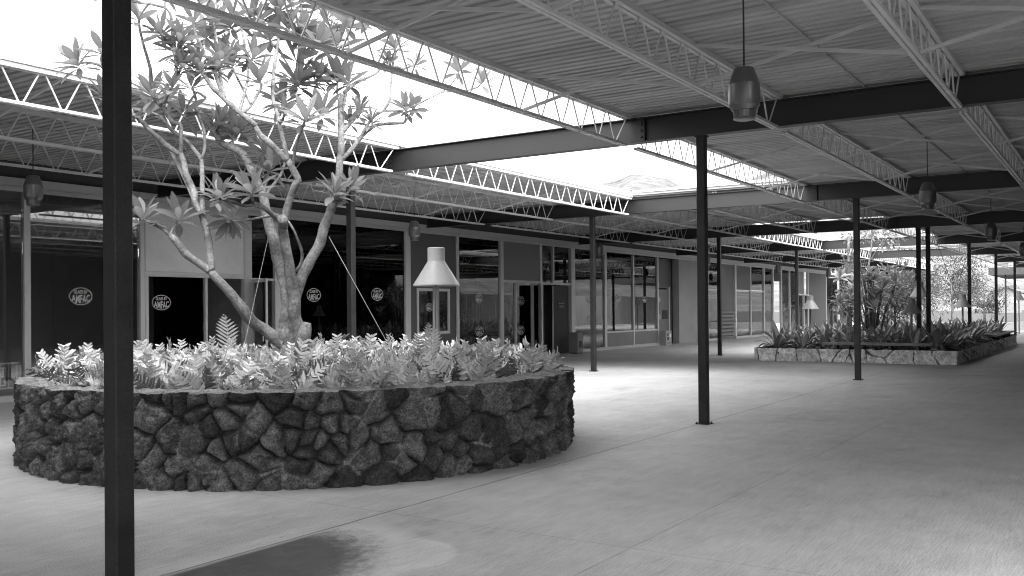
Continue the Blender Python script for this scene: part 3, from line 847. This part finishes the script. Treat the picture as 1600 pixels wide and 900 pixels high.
# branches: (end depth offset, radius start, radius end, photo trace)
BR = [
 (0, .17, .115, [(462,590),(456,556),(448,530),(444,512)]),
 (.05, .105, .060, [(446,522),(447,505),(450,480),(449,456),(442,430),(435,408),(431,390),(428,376),(422,356),(417,335),(413,314),(409,296)]),
 (.35, .060, .040, [(409,300),(400,278),(391,263),(382,244),(369,234),(347,224),(338,210),(330,198),(317,182),(311,173)]),
 (-.25, .095, .062, [(462,545),(466,515),(460,492),(460,470),(457,450),(454,430),(451,408),(447,390),(444,372),(442,357),(443,345)]),
 (.20, .090, .062, [(462,530),(458,500),(460,470),(464,455),(470,436),(478,420),(488,401),(500,380),(506,356),(513,339),(519,322),(523,311)]),
 (-.45, .054, .042, [(443,345),(449,324),(456,302),(464,284),(466,280),(458,265),(450,250)]),
 (-.55, .046, .034, [(450,251),(436,238),(421,223),(406,210),(399,197)]),
 (-.70, .038, .022, [(400,197),(388,186),(376,177),(363,166),(351,155),(341,145),(333,138),(326,128),(320,119),(314,109),(307,97),(302,86),(297,72)]),
 (.45, .058, .040, [(523,312),(527,292),(530,270),(531,250),(533,237),(533,212),(533,188),(532,163),(536,147)]),
 (.85, .030, .018, [(537,146),(547,136),(560,127),(573,121),(590,112),(604,92)]),
 (.70, .036, .020, [(531,252),(540,244),(553,229),(565,213),(579,201),(590,195),(611,193),(632,192)]),
 (.80, .024, .014, [(563,216),(572,199),(584,182),(598,173),(607,161),(611,146),(612,117),(616,88),(618,74)]),
 (1.0, .013, .008, [(632,170),(648,165),(668,155),(690,144),(703,134),(712,122),(716,110)]),
 (1.1, .010, .007, [(690,144),(712,142),(732,141),(745,137),(754,129)]),
 (.60, .016, .012, [(598,173),(613,173),(631,172)]),
 (.72, .015, .012, [(632,192),(634,183),(634,172)]),
 (.80, .013, .010, [(632,192),(640,180),(646,168)]),
 (.55, .036, .022, [(534,208),(542,198),(549,190),(561,177)]),
 (-.50, .090, .056, [(452,545),(430,528),(412,514),(395,503),(377,480),(360,458),(349,446),(338,435),(329,423)]),
 (-.65, .056, .042, [(329,423),(312,412),(292,398),(276,378),(266,368)]),
 (-.72, .022, .014, [(266,368),(254,358),(242,352),(232,346),(223,341)]),
 (-.60, .022, .014, [(266,370),(269,360),(274,352),(279,342)]),
 (-.30, .052, .040, [(330,423),(330,410),(327,384),(322,356),(314,332),(306,318),(303,300),(298,288),(290,270),(287,253),(282,240)]),
 (-.55, .038, .024, [(282,241),(263,229),(248,216),(231,200),(222,190),(207,178),(190,166)]),
 (-.45, .030, .022, [(282,240),(283,225),(283,205),(282,194),(275,193),(265,185),(255,170),(244,158),(239,150)]),
 (-.05, .030, .022, [(306,318),(290,282),(278,258),(268,239),(258,222)]),
 (-.10, .034, .024, [(316,335),(316,300),(316,275),(315,256),(314,248),(304,235),(295,224),(281,212),(268,203),(258,191),(250,181)]),
 (.10, .022, .016, [(314,250),(319,236),(320,219),(318,200),(313,188),(309,174),(305,150),(300,136)]),
 (-.30, .026, .016, [(351,155),(345,125),(343,110),(340,75),(336,48),(333,34)]),
 (-.55, .028, .018, [(349,153),(340,126),(333,106),(325,93),(313,70),(304,50),(302,34)]),
 (-.75, .018, .012, [(326,92),(320,88),(307,82),(290,80),(276,78)]),
 (-.95, .024, .014, [(239,150),(236,125),(234,104),(224,69),(218,43),(217,28)]),
 (-1.1, .020, .014, [(276,110),(270,60),(265,19),(243,8),(216,4),(204,1),(180,-6)]),
 (.15, .030, .020, [(450,250),(448,241),(444,225),(438,200),(434,182),(429,163),(426,150),(428,110),(435,60),(437,14)]),
 (-.70, .024, .016, [(457,264),(463,225),(469,209),(473,198),(477,187)]),
 (-.30, .026, .016, [(376,178),(388,169),(396,158),(402,148),(409,134),(405,127)]),
 (.10, .022, .014, [(374,176),(381,150),(386,129),(388,118),(384,80),(376,40),(364,26)]),
 (-.60, .040, .030, [(443,348),(435,343),(422,332),(409,323),(396,318)]),
 (-.80, .022, .016, [(396,319),(385,322),(367,317),(352,313),(344,306)]),
 (-.75, .022, .016, [(397,318),(393,308),(392,299)]),
 (-.35, .020, .012, [(436,336),(417,338),(392,343),(372,346),(359,345)]),
 (-.45, .022, .014, [(462,424),(470,412),(472,396),(467,380),(459,360),(450,345)]),
 (.20, .026, .018, [(413,312),(421,296),(432,283),(440,270),(446,250)]),
 (.30, .028, .020, [(523,312),(532,313),(540,304),(548,294)]),
 (.05, .020, .014, [(520,320),(522,312),(524,302)]),
 (-1.0, .022, .014, [(207,178),(190,150),(175,125),(160,105),(140,98),(121,99)]),
 (-.95, .016, .012, [(160,105),(158,92),(160,80)]),
 (-.9, .016, .012, [(175,130),(168,140),(163,150)]),
 (.6, .020, .012, [(533,188),(540,150),(548,110),(545,70),(541,38)]),
 (.3, .020, .012, [(437,60),(455,40),(470,25),(468,-10)]),
 (.5, .018, .012, [(426,150),(445,140),(455,136),(465,130)]),
 (.7, .016, .010, [(532,165),(527,150),(527,126)]),
 (.4, .018, .012, [(434,182),(440,170),(441,160)]),
 (.2, .018, .012, [(477,187),(490,184),(503,178)]),
 (-.2, .018, .012, [(392,163),(380,140),(366,112),(362,100)]),
 (0., .018, .012, [(309,174),(298,176),(288,176)]),
 (.3, .016, .012, [(250,181),(242,178),(234,174)]),
 (.25, .016, .012, [(399,199),(386,206),(373,207)]),
 (-.2, .020, .014, [(303,300),(320,302),(336,308)]),
 (.1, .018, .012, [(411,300),(418,280),(421,264)]),
]
nodes = []   # (u, v, depth offset)
tb = MB(); rads = []
paths = []
for bi, (dz, r0, r1, tr) in enumerate(BR):
    if bi == 0: ds = 0.
    else:
        best = min(nodes, key=lambda q: (q[0]-tr[0][0])**2+(q[1]-tr[0][1])**2)
        ds = best[2]
    pts = []; rr = []
    # dense interpolation of the trace
    tot = [0]
    for a, c in zip(tr, tr[1:]): tot.append(tot[-1]+math.hypot(c[0]-a[0], c[1]-a[1]))
    m = max(3, int(tot[-1]/6))
    for k in range(m+1):
        t = tot[-1]*k/m
        j = max(i for i in range(len(tot)) if tot[i] <= t+1e-6); j = min(j, len(tr)-2)
        f = (t-tot[j])/max(1e-6, tot[j+1]-tot[j])
        p0 = tr[max(0, j-1)]; p1 = tr[j]; p2 = tr[j+1]; p3 = tr[min(len(tr)-1, j+2)]
        def cr(a, b_, c, d): return b_+.5*f*(c-a+f*(2*a-5*b_+4*c-d+f*(3*(b_-c)+d-a)))
        u, v = cr(p0[0], p1[0], p2[0], p3[0]), cr(p0[1], p1[1], p2[1], p3[1])
        s_ = k/m; off = ds+(dz-ds)*(s_*s_*(3-2*s_))
        pts.append(at(u, v, D0+off)); nodes.append((u, v, off))
        rad = r0+(r1-r0)*s_
        rad *= .88
        rad *= 1+.14*noise.noise(Vector((u*.07, v*.07, bi)))+.05*noise.noise(Vector((u*.22, v*.22, bi+4)))
        rr.append(rad)
    rr[-1] *= .85
    tb.tube(pts, rr, 12); paths.append(pts)
# root flare and an old cut stub
for a in range(5):
    an = a*1.3+.4
    tb.tube([TR+Vector((.42*math.cos(an), .42*math.sin(an), -.06)), TR+Vector((.22*math.cos(an), .22*math.sin(an), .10)), TR+Vector((.08*math.cos(an), .08*math.sin(an), .42))], [.06, .09, .08], 10)
tb.tube([at(470,560,D0-.3), at(474,530,D0-.3), at(478,512,D0-.28), at(480,504,D0-.27)], [.10, .085, .07, .045], 10)
tb.tube([at(443,352,D0-.28), at(442,346,D0-.42), at(441,342,D0-.52)], [.055, .06, .055], 12)
tree = thing('plumeria_tree', 'plumeria tree with several pale crooked trunks growing through the roof opening', 'tree', TR)
def world_child(o, t):
    o.parent = t; o.matrix_parent_inverse = Matrix.Translation(-t.location)
ROS = [(120,99,50,-.9),(160,80,44,-.9),(162,150,40,-.8),(217,28,46,-.9),(302,33,44,-.5),(282,62,46,-.7),(275,79,46,-.7),(323,56,40,-.1),(284,104,40,-.5),
 (239,150,56,-.45),(287,175,50,0),(233,174,44,.3),(299,135,40,.1),(372,207,46,.25),(363,26,50,.1),(392,25,44,.2),(363,100,42,-.2),(359,85,36,0),(405,126,50,-.3),
 (465,128,54,.5),(527,125,56,.7),(478,186,48,-.7),(441,159,46,.4),(503,178,48,.2),(437,12,52,.15),(470,55,44,.3),(524,75,50,.6),(465,92,50,.4),(485,63,40,.5),
 (561,176,34,.55),(546,188,28,.6),(549,293,44,.3),(524,301,44,.05),(392,298,52,-.75),(337,308,50,-.2),(344,305,44,-.8),(421,264,44,.1),(414,238,38,.2),
 (617,74,36,.8),(608,96,30,.9),(651,100,26,1.1),(716,110,32,1.0),(754,129,34,1.1),(634,170,34,.72),(646,167,30,.8),(223,340,48,-.72),(279,341,50,-.6),(359,345,40,-.35),
 (468,-8,50,.3),(541,38,44,.6),(333,33,40,-.3),(180,-6,50,-1.1),(340,-10,50,.2),(410,-20,52,.1),(500,10,44,.6),(260,-12,50,-.9),(580,30,36,.9),(545,128,40,.8),(420,60,44,.1),(395,90,40,.0),(450,44,44,.3),(250,50,40,-.9),(605,20,34,1.0),(310,100,38,-.4),(500,120,40,.6),(345,190,36,.2)]
lb = MB(); ltone = []
r2 = random.Random(5)
for (u, v, L_, off) in list(ROS):
    if v < 235 and 190 < u < 590 and r2.random() < .5:
        ROS.append((u+r2.choice((-1, 1))*r2.uniform(14, 34), v+r2.uniform(-26, 22), L_*r2.uniform(.66, .9), off+r2.uniform(-.5, .6)))
for (u, v, L_, off) in ROS:
    best = min(nodes, key=lambda q: (q[0]-u)**2+(q[1]-v)**2)
    d = math.hypot(best[0]-u, best[1]-v)
    o_ = off if d > 12 else best[2]
    p = at(u, v, D0+o_); q = at(best[0], best[1], D0+best[2])
    if d > 8:
        mid = (p+q)/2+Vector((0, 0, -.06))
        tb2 = MB()
        lbn = len(lb.v)
    ax = Vector((r2.uniform(-.35, .35), r2.uniform(-.35, .35), 1.0))
    if d > 8: ax += (p-q).normalized()*.4
    if v > 335 and u > 330: ax = Vector((-.5, -.3, -.35))
    if u < 130: ax += -RT*.5
    rosette(lb, ltone, p, ax, L_/F_PX*(D0+o_)*.86, r2.randint(13, 19), r2)
# twigs to the rosettes that sit away from a traced branch
for (u, v, L_, off) in ROS:
    best = min(nodes, key=lambda q: (q[0]-u)**2+(q[1]-v-8)**2)
    d = math.hypot(best[0]-u, best[1]-v)
    if d > 8:
        p = at(u, v, D0+off); q = at(best[0], best[1], D0+best[2])
        tb.tube([q, q*.55+p*.45+Vector((0, 0, -.05)), p], [.018, .015, .013], 8)
world_child(tb.build('trunk', MT['bark'], smooth=True), tree)
world_child(lb.build('crown', MT['leaf'], smooth=True, tone=ltone), tree)
# guy wires
def wire(name, label, a, c, r=.0026, m='wire'):
    b = MB(); b.tube([a, c], r, 6); return tag(b.build(name, MT[m]), label, 'wire', 'guy wires staying the trees')
wire('guy_wire', 'pale guy wire sloping down from the tree trunk to the ferns near the post lamp', at(514,370,D0+.15), at(612,548,D0-.9))
wire('guy_wire', 'pale guy wire sloping down from the tree trunk toward the near column', at(419,372,D0+.0), at(379,552,D0-.7))

# ---- ferns in the round planter
def fern_plant(seed):
    r = random.Random(seed); b = MB(); tone = []
    nf = r.randint(7, 10)
    b.lathe([(.07, -.02), (.05, .03), (.02, .05), (.0, .055)], sides=8); tone += [.3]*32
    for k in range(nf):
        a = k*2.4+r.uniform(-.4, .4); lean = r.uniform(.05, 1.0)
        L_ = r.uniform(.28, .60); t0 = r.choice([.22, .45, .8, 1.1, 1.4])*r.uniform(.85, 1.15)
        d = Vector((math.cos(a)*lean, math.sin(a)*lean, 1)).normalized(); p = Vector((math.cos(a)*.02, math.sin(a)*.02, 0))
        n = 13; cur = d.copy(); side0 = Vector((-math.sin(a), math.cos(a), 0))
        ang = r.uniform(-1.1, 1.1); side0 = side0*math.cos(ang)+cur.cross(side0)*math.sin(ang)
        pts = []
        for i in range(n+1):
            pts.append((p.copy(), cur.copy()))
            cur = (cur+Vector((math.cos(a), math.sin(a), -.35))*(.06*lean)+Vector((r.uniform(-.05, .05), r.uniform(-.05, .05), 0))).normalized(); p = p+cur*(L_/n)
        bare = 3
        for i, (q, c) in enumerate(pts):
            side = (side0-c*side0.dot(c)).normalized(); nn = side.cross(c)
            if i < n:
                q2 = pts[i+1][0]; w = .006; n0 = len(b.v)
                b.v += [tuple(q-side*w), tuple(q+side*w), tuple(q2+side*w), tuple(q2-side*w)]; b.f.append((n0, n0+1, n0+2, n0+3)); tone += [t0*1.1]*4
            if i >= bare:
                f = (i-bare)/(n-bare); l0 = L_*.29*(math.sin(math.pi*min(1, .24+.70*f))**.8)
                if i == n: l0 = L_*.13
                for s_ in (-1, 1):
                    l = l0*r.uniform(.7, 1.2); w = .0165*r.uniform(.75, 1.3)
                    dd = (side*s_*.84+c*r.uniform(.3, .65)+nn*r.uniform(-.25, .35)).normalized(); wv = (c+nn*r.uniform(-.5, .5)).normalized()*w; n0 = len(b.v)
                    e1 = q+dd*l*.58; e2 = q+dd*l+nn*(-.2*l*r.random())
                    tt = t0*r.uniform(.8, 1.2)
                    b.v += [tuple(q-wv*.8), tuple(q+wv*.8), tuple(e1+wv), tuple(e1-wv), tuple(e2+wv*.5), tuple(e2-wv*.4)]
                    b.f += [(n0, n0+1, n0+2, n0+3), (n0+3, n0+2, n0+4, n0+5)]; tone += [tt]*4+[tt*1.1]*2
    return b, tone
FP = []
for k in range(7):
    b, tn = fern_plant(100+k)
    me = b.build('fern', MT['fern'], tone=tn); FP.append(me)
used = set(); r = random.Random(3); spots = []
tries = 0
while len(spots) < 262 and tries < 14000:
    tries += 1
    a = r.uniform(0, 2*math.pi); rad = 2.84*math.sqrt(r.uniform(.02, 1))
    x, y = PC[0]+rad*math.cos(a), PC[1]+rad*math.sin(a)
    if math.hypot(x-TR.x, y-TR.y) < .32 or math.hypot(x-5.4, y-1.82) < .16: continue
    if all((x-q[0])**2+(y-q[1])**2 > .265**2 for q in spots): spots.append((x, y))
FL = 'pale fern clump with notched fronds, one of many filling the round lava planter'
for k, (x, y) in enumerate(spots):
    if k < 7: o = FP[k]
    else: o = FP[k % 7].copy(); COL.objects.link(o)
    o.location = (x, y, SOIL-.03); o.rotation_euler = (r.uniform(-.18, .18), r.uniform(-.18, .18), r.uniform(0, 6.28)); s_ = r.uniform(.74, 1.0); o.scale = (s_,)*3
    tag(o, FL, 'fern', 'fern clumps in the round planter')
# a few tall single fronds standing above the mass
def tall_frond(u, v, L_, dep, lab):
    b = MB(); tone = []; n = 13; w0 = L_*.25
    for i in range(n+1):
        z = L_*i/n; bx_ = .04*math.sin(i*.25)
        if i < n:
            n0 = len(b.v); b.v += [(bx_-.006, 0, z), (bx_+.006, 0, z), (bx_+.005, 0, z+L_/n), (bx_-.005, 0, z+L_/n)]; b.f.append((n0, n0+1, n0+2, n0+3)); tone += [.9]*4
        if i > 3:
            l = w0*math.sin(math.pi*min(1, .3+.68*(i-4)/(n-4)))
            for s_ in (-1, 1):
                n0 = len(b.v)
                b.v += [(bx_, 0, z-.012), (bx_, 0, z+.012), (bx_+s_*l*.6, -.02, z+.012+l*.42), (bx_+s_*l*.6, -.02, z-.012+l*.40), (bx_+s_*l, -.035, z+l*.66)]
                b.f += [(n0, n0+1, n0+2, n0+3), (n0+3, n0+2, n0+4)]; tone += [.9]*5
    o = b.build('fern_frond', MT['fern'], tone=tone); p = at(u, v, dep); o.location = (p.x, p.y, p.z-L_); o.rotation_euler = (.08, .05, _y-math.pi/2)
    tag(o, lab, 'fern', 'tall single fern fronds')
tall_frond(349, 492, .52, D0-1.3, 'tall upright fern frond standing above the bed between column and trunk')
tall_frond(667, 505, .46, D0-1.2, 'tall upright fern frond standing beside the conical lamp post')

# ---- conical post lamps
lproto = None
def post_lamp(x, y, z0, ht, k, lab, rz=0):
    """lamp with its shade top at z0+ht"""
    t = thing('post_lamp', lab, 'lamp', (x, y, z0), 'white conical post lamps')
    b = MB(); R1, R2, hc, hk = .275*k, .102*k, .285*k, .165*k
    zb = ht-hc-hk
    b.lathe([(R1-.012, zb+.002), (R1, zb), (R1, zb+.012), (R2+.002, zb+hc), (R2, zb+hc+.006), (R2, ht-.008), (R2-.008, ht), (0, ht)], sides=48)
    b.lathe([(R2-.012, zb+hc-.01), (R1-.012, zb+.002)], sides=48)
    b.build('shade', MT['lampwhite'], t, smooth=True, sharp=25)
    b = MB(); b.tube([(.0, 0, 0), (.0, 0, zb+hc*.7)], .032*k, 14); b.tube([(-.045*k, .0, 0), (-.045*k, 0, zb+.02)], .014*k, 10); b.build('post', MT['pole'], t)
    return t
post_lamp(5.40, 1.82, SOIL-.03, 2.36-SOIL+.03, 1.0, 'white conical lamp on a thin post among the ferns of the round planter')
def lamp_px(u, vt, dist, z0, k, lab):
    x, y = ang_xy(u, dist); dep = (Vector((x, y, 1.6))-CAM).dot(FW); zt = at(u, vt, dep).z
    return post_lamp(x, y, z0, zt-z0, k, lab)
lamp_px(1266, 462, 33.4, RH-.06, 1.02, 'white conical post lamp at the shop end of the flagstone planter')
lamp_px(1424, 466, 30.0, RH-.06, 1.0, 'dark looking conical post lamp standing low before the paired columns')
lamp_px(1437, 440, 34.5, RH-.06, 1.15, 'pale conical post lamp half hidden behind the paired columns')
lamp_px(1504, 460, 40.0, RH-.06, 1.1, 'pale conical post lamp near the far end of the flagstone planter')
lamp_px(1592, 455, 62.0, 0., 1.2, 'pale conical post lamp out by the yard edge')

# ---- strap leaf plants in the flagstone planter
def strap_plant(seed):
    r = random.Random(seed); b = MB(); tone = []
    for k in range(r.randint(22, 30)):
        a = k*2.4+r.uniform(-.3, .3); lean = .12+1.5*((k+.5)/28)**.9
        d = Vector((math.cos(a)*lean, math.sin(a)*lean, 1))
        L_ = r.uniform(.50, .92)
        leaf_strip(b, tone, (math.cos(a)*.04, math.sin(a)*.04, .02), d, Vector((0, 0, 1)) if lean > .3 else Vector((math.cos(a), math.sin(a), .3)), L_, L_*.078, .8+1.2*lean*.7, st, r.choice([.4, .7, 1., 1.5, 2.1])*r.uniform(.8, 1.2), fold=.3, nseg=6)
    return b, tone
SP = []
for k in range(6):
    b, tn = strap_plant(300+k); SP.append(b.build('strap_leaf_plant', MT['strap'], smooth=True, tone=tn))
spots = []; r = random.Random(8); tries = 0
while len(spots) < 170 and tries < 20000:
    tries += 1
    x, y = r.uniform(RX0+.5, RX1-.5), r.uniform(RY0+.55, RY1-.4)
    if tries < 3000: x = RX0+.55+(x-RX0-.5)*.35
    if all((x-q[0])**2+(y-q[1])**2 > .52**2 for q in spots): spots.append((x, y))
for k, (x, y) in enumerate(spots):
    o = SP[k] if k < 6 else SP[k % 6].copy()
    if k >= 6: COL.objects.link(o)
    o.location = (x, y, RH-.08); o.rotation_euler = (r.uniform(-.12, .12), r.uniform(-.12, .12), r.uniform(0, 6.28)); s_ = r.uniform(.75, 1.2); o.scale = (s_,)*3
    tag(o, 'glossy dark strap leaf plant, one of many filling the flagstone planter', 'plant', 'strap leaf plants in the flagstone planter')

# ---- shrubs and small trees
def leafy(name, label, cat, loc, trunk_pts, blobs, nleaf, ll, m, seed, group=None, wid=.2, bark='bark'):
    r = random.Random(seed); t = thing(name, label, cat, loc, group)
    b = MB()
    for pts, rad in trunk_pts: b.tube(pts, [rad*(1-.6*i/(len(pts)-1)) for i in range(len(pts))], 8)
    b.build('trunk', MT[bark], t, smooth=True)
    c = MB(); tone = []
    tot = sum(q[3]**2 for q in blobs)
    for (x, y, z, R) in blobs:
        k = int(nleaf*R*R/tot)
        for _ in range(k):
            v = Vector((r.gauss(0, 1), r.gauss(0, 1), r.gauss(0, 1))).normalized()
            p = Vector((x, y, z))+v*R*(r.random()**.45)*(1+.35*noise.noise(v*2.2+Vector((x, y, z))))
            d = (v+Vector((r.uniform(-.7, .7), r.uniform(-.7, .7), r.uniform(-.5, .7)))).normalized()
            leaf_strip(c, tone, p, d, Vector((r.uniform(-.6, .6), r.uniform(-.6, .6), 1)), ll*r.uniform(.6, 1.3), ll*wid*r.uniform(.7, 1.2), .3, ob, r.uniform(.6, 1.5), nseg=2)
    c.build('crown', MT[m], t, tone=tone)
    return t
def ros_tree(name, label, loc, stems, L_, m, seed, cat='shrub'):
    r = random.Random(seed); t = thing(name, label, cat, loc)
    b = MB(); c = MB(); tone = []
    for pts, rad in stems:
        b.tube(pts, [rad*(1-.55*i/(len(pts)-1)) for i in range(len(pts))], 8)
        rosette(c, tone, pts[-1], Vector((r.uniform(-.5, .5), r.uniform(-.5, .5), 1)), L_*r.uniform(.7, 1.25), r.randint(12, 18), r, (.3, 1.9))
    b.build('stems', MT['bark'], t, smooth=True); c.build('crown', MT[m], t, smooth=True, tone=tone)
    return t
# croton-like shrub with long leaves, behind the third walkway column
x, y = ang_xy(1362, 33.5)
stems = []; r = random.Random(21)
for k in range(26):
    a = r.uniform(0, 6.28); rad = r.uniform(.1, 1.25); z = r.uniform(.9, 2.55)
    e = Vector((math.cos(a)*rad, math.sin(a)*rad, z)); stems.append(([Vector((e.x*.25, e.y*.25, 0)), e*.55+Vector((0, 0, .1)), e], .03))
ros_tree('long_leaf_shrub', 'dense shrub of long pointed leaves behind the third walkway column', (x, y, RH-.1), stems, .36, 'shrubleaf', 31)
x, y = ang_xy(1398, 36.5); blobs = [(0, 0, 2.1, .9), (.6, -.2, 1.7, .75), (-.7, .2, 1.6, .8), (.2, .3, 1.1, .9)]
leafy('rounded_shrub', 'rounded dark shrub behind the paired columns in the flagstone planter', 'shrub', (x, y, RH-.1), [([(0,0,0),(0,0,1),(0,0,2)], .06)], blobs, 1500, .17, 'shrubleaf', 41, wid=.3)
x, y = ang_xy(1327, 36); blobs = [(0, 0, 1.75, .52), (.15, .1, 1.45, .5), (-.2, 0, 2.5, .35), (.2, 0, 3.0, .3)]
leafy('slim_tree', 'slim pale trunk tree at the shop side of the flagstone planter', 'tree', (x, y, RH-.1), [([(0,0,0),(.05,0,1.2),(-.05,.02,2.4),(0,0,3.9)], .10), ([(0,0,2.1),(.3,.1,2.5),(.5,.1,2.9)], .05)], blobs, 900, .14, 'shrubleaf', 42, wid=.32)
x, y = ang_xy(1352, 35); 
leafy('thin_branch_tree', 'thin branching tree reaching into the roof opening over the flagstone planter', 'tree', (x, y, RH-.1),
      [([(0,0,0),(.1,0,1.2),(.25,0,2.4),(.55,-.1,3.4),(.7,-.1,4.1)], .06), ([(.18,0,1.8),(-.2,.1,2.8),(-.5,.2,3.8)], .045), ([(.45,-.1,3.0),(1.0,-.4,3.7)], .03)],
      [(.6,-.1,4.15,.55), (-.5,.2,3.95,.5), (1.1,-.5,3.75,.45), (.1,.1,4.5,.5), (1.5,-.7,3.85,.35)], 620, .15, 'shrubleaf', 43, wid=.28)
wire('guy_wire', 'dark guy wire slanting down through the far end of the flagstone planter', at(1455,352,34), at(1496,470,40), .010, 'dark')
wire('guy_wire', 'thin dark guy wire crossing the bright yard gap by the sixth column', at(1512,396,40), at(1498,440,40), .008, 'dark')

# ---- yard trees, house and far canopy
def yard_tree(u, dist, ht, rad, seed, lab, n=7000, ll=.15):
    x, y = ang_xy(u, dist); r = random.Random(seed)
    blobs = [(r.uniform(-.6, .6)*rad, r.uniform(-.6, .6)*rad, ht-rad*.8+r.uniform(-.55, .45)*rad, rad*r.uniform(.35, .62)) for _ in range(9)]
    tr = [([(0,0,0),(.1,0,ht*.3),(0,.1,ht*.6)], .13)]+[([(0,.05,ht*.35), Vector(q[:3])*.6+Vector((0,0,ht*.16)), q[:3]], .06) for q in blobs[:6]]
    leafy('yard_tree', lab, 'tree', (x, y, 0), tr, blobs, n, ll, 'farleaf', seed, 'trees in the yard beyond the canopy', wid=.3)
yard_tree(1448, 76, 5.8, 3.0, 51, 'bushy pale yard tree seen between the paired columns and the next column')
yard_tree(1488, 82, 6.0, 2.8, 52, 'loose pale yard tree just before the fifth walkway column')
yard_tree(1412, 80, 5.4, 2.6, 53, 'bushy pale yard tree behind the rounded shrub')
yard_tree(1538, 96, 4.2, 2.0, 54, 'small airy yard tree past the fifth walkway column', 1200)
yard_tree(1378, 92, 6.0, 3.0, 55, 'yard tree half hidden behind the long leaf shrub')
# palm
x, y = ang_xy(1556, 110); pt = thing('palm_tree', 'small pale palm with arching fronds in the yard', 'tree', (x, y, 0))
b = MB(); b.tube([(0,0,0),(.1,0,1.6),(0,0,3.0)], [.16,.13,.11], 8); b.build('trunk', MT['bark'], pt, smooth=True)
b = MB(); tone = []; r = random.Random(61)
for k in range(16):
    a = k*2.4; d0 = Vector((math.cos(a), math.sin(a), r.uniform(.3, 1.3))).normalized(); p = Vector((0,0,3.0)); cur = d0
    for i in range(9):
        sd = cur.cross(Vector((0,0,1))).normalized()
        for s_ in (-1, 1): leaf_strip(b, tone, p, sd*s_+cur*.6, Vector((0,0,1)), .75*math.sin(math.pi*(i+1)/11), .035, .6, st, r.uniform(.7, 1.3), nseg=2)
        cur = (cur+Vector((0,0,-.14))).normalized(); p = p+cur*.28
b.build('crown', MT['farleaf'], pt, tone=tone)
# far house
x, y = ang_xy(1573, 250); hs = thing('house', 'small gabled house far across the yard', 'house', (x, y, -.05), None, math.radians(5))
z0, z1, w, l = 2.4, 4.6, 3.1, 4
b = MB(); b.box(0, l, -w, w, 0, z1); n0 = len(b.v); b.v += [(0,-w,z1),(0,w,z1),(0,0,z1+1.5),(l,-w,z1),(l,w,z1),(l,0,z1+1.5)]; b.f += [(n0,n0+1,n0+2),(n0+5,n0+4,n0+3)]
b.build('wall', MT['housew'], hs)
b = MB()
for s_ in (-1, 1): b.bar((-.5, s_*w*.58, z1+.72), (l+.5, s_*w*.58, z1+.72), w*1.42, .18, up=(0, s_*.42, .9))
b.build('roof', MT['houser'], hs)
for yy in (-1.5, 1.5): box_obj('window', MT['white'], hs, (-.06, -.01, yy-.6, yy+.6, z0, z0+1.3))
yard_tree(1545, 240, 5, 3.5, 71, 'low round bush tree beside the far house', 700, .6)
# far canopy and low far wall
fc = thing('far_canopy', 'dark flat canopy of another building beyond the yard', 'canopy', (0,0,0))
box_obj('roof', MT['wallup'], fc, (82, 96, -14, 4.2, 4.15, 4.75)); b = MB()
for yy in (-12, -7, -2, 3): b.box(83, 83.12, yy, yy+.12, -.003, 4.149)
b.build('posts', MT['column'], fc)
fw2 = thing('low_stone_wall', 'low pale stone wall at the far yard edge', 'wall', (0,0,0))
b = MB(); r = random.Random(4); yy = -2
while yy < 9:
    w = r.uniform(.5, 1.1); b.box(66, 66.5, yy, yy+w-.03, -.003, .55+r.uniform(-.03, .03)); yy += w
b.build('stones', MT['kerb'], fw2)

# ------------------------------------------------------------------ light
w = bpy.data.worlds.new('World'); sc.world = w; w.use_nodes = True
nt = w.node_tree; N = nt.nodes; L = nt.links
sky = N.new('ShaderNodeTexSky'); sky.sky_type = 'NISHITA'; sky.sun_disc = False
EL, AZ = math.radians(52), math.radians(230)     # azimuth measured from +x towards +y
sky.sun_elevation = EL; sky.sun_rotation = math.pi/2-AZ
sky.dust_density = 4.; sky.air_density = 1.6; sky.altitude = 0
bw = N.new('ShaderNodeRGBToBW'); L.new(sky.outputs[0], bw.inputs[0])
bg = N['Background']; L.new(bw.outputs[0], bg.inputs['Color']); bg.inputs['Strength'].default_value = .15
ld = bpy.data.lights.new('sun', 'SUN'); ld.energy = 1.15; ld.angle = math.radians(125); ld.color = (1, 1, 1)
lo = bpy.data.objects.new('sun', ld); COL.objects.link(lo)
lo.rotation_euler = Vector((math.cos(EL)*math.cos(AZ), math.cos(EL)*math.sin(AZ), math.sin(EL))).to_track_quat('Z', 'Y').to_euler()

vs = sc.view_settings; vs.view_transform = 'Standard'; vs.look = 'None'; vs.gamma = 1; vs.use_curve_mapping = False
vs.exposure = 2.42
sc.cycles.max_bounces = 10; sc.cycles.diffuse_bounces = 6; sc.cycles.glossy_bounces = 4; sc.cycles.transparent_max_bounces = 16
sc.cycles.sample_clamp_indirect = 6; sc.cycles.caustics_reflective = False; sc.cycles.caustics_refractive = False
sc.cycles.use_denoising = True; sc.cycles.filter_width = 1.05
try: sc.cycles.denoiser = 'OPENIMAGEDENOISE'
except Exception: pass
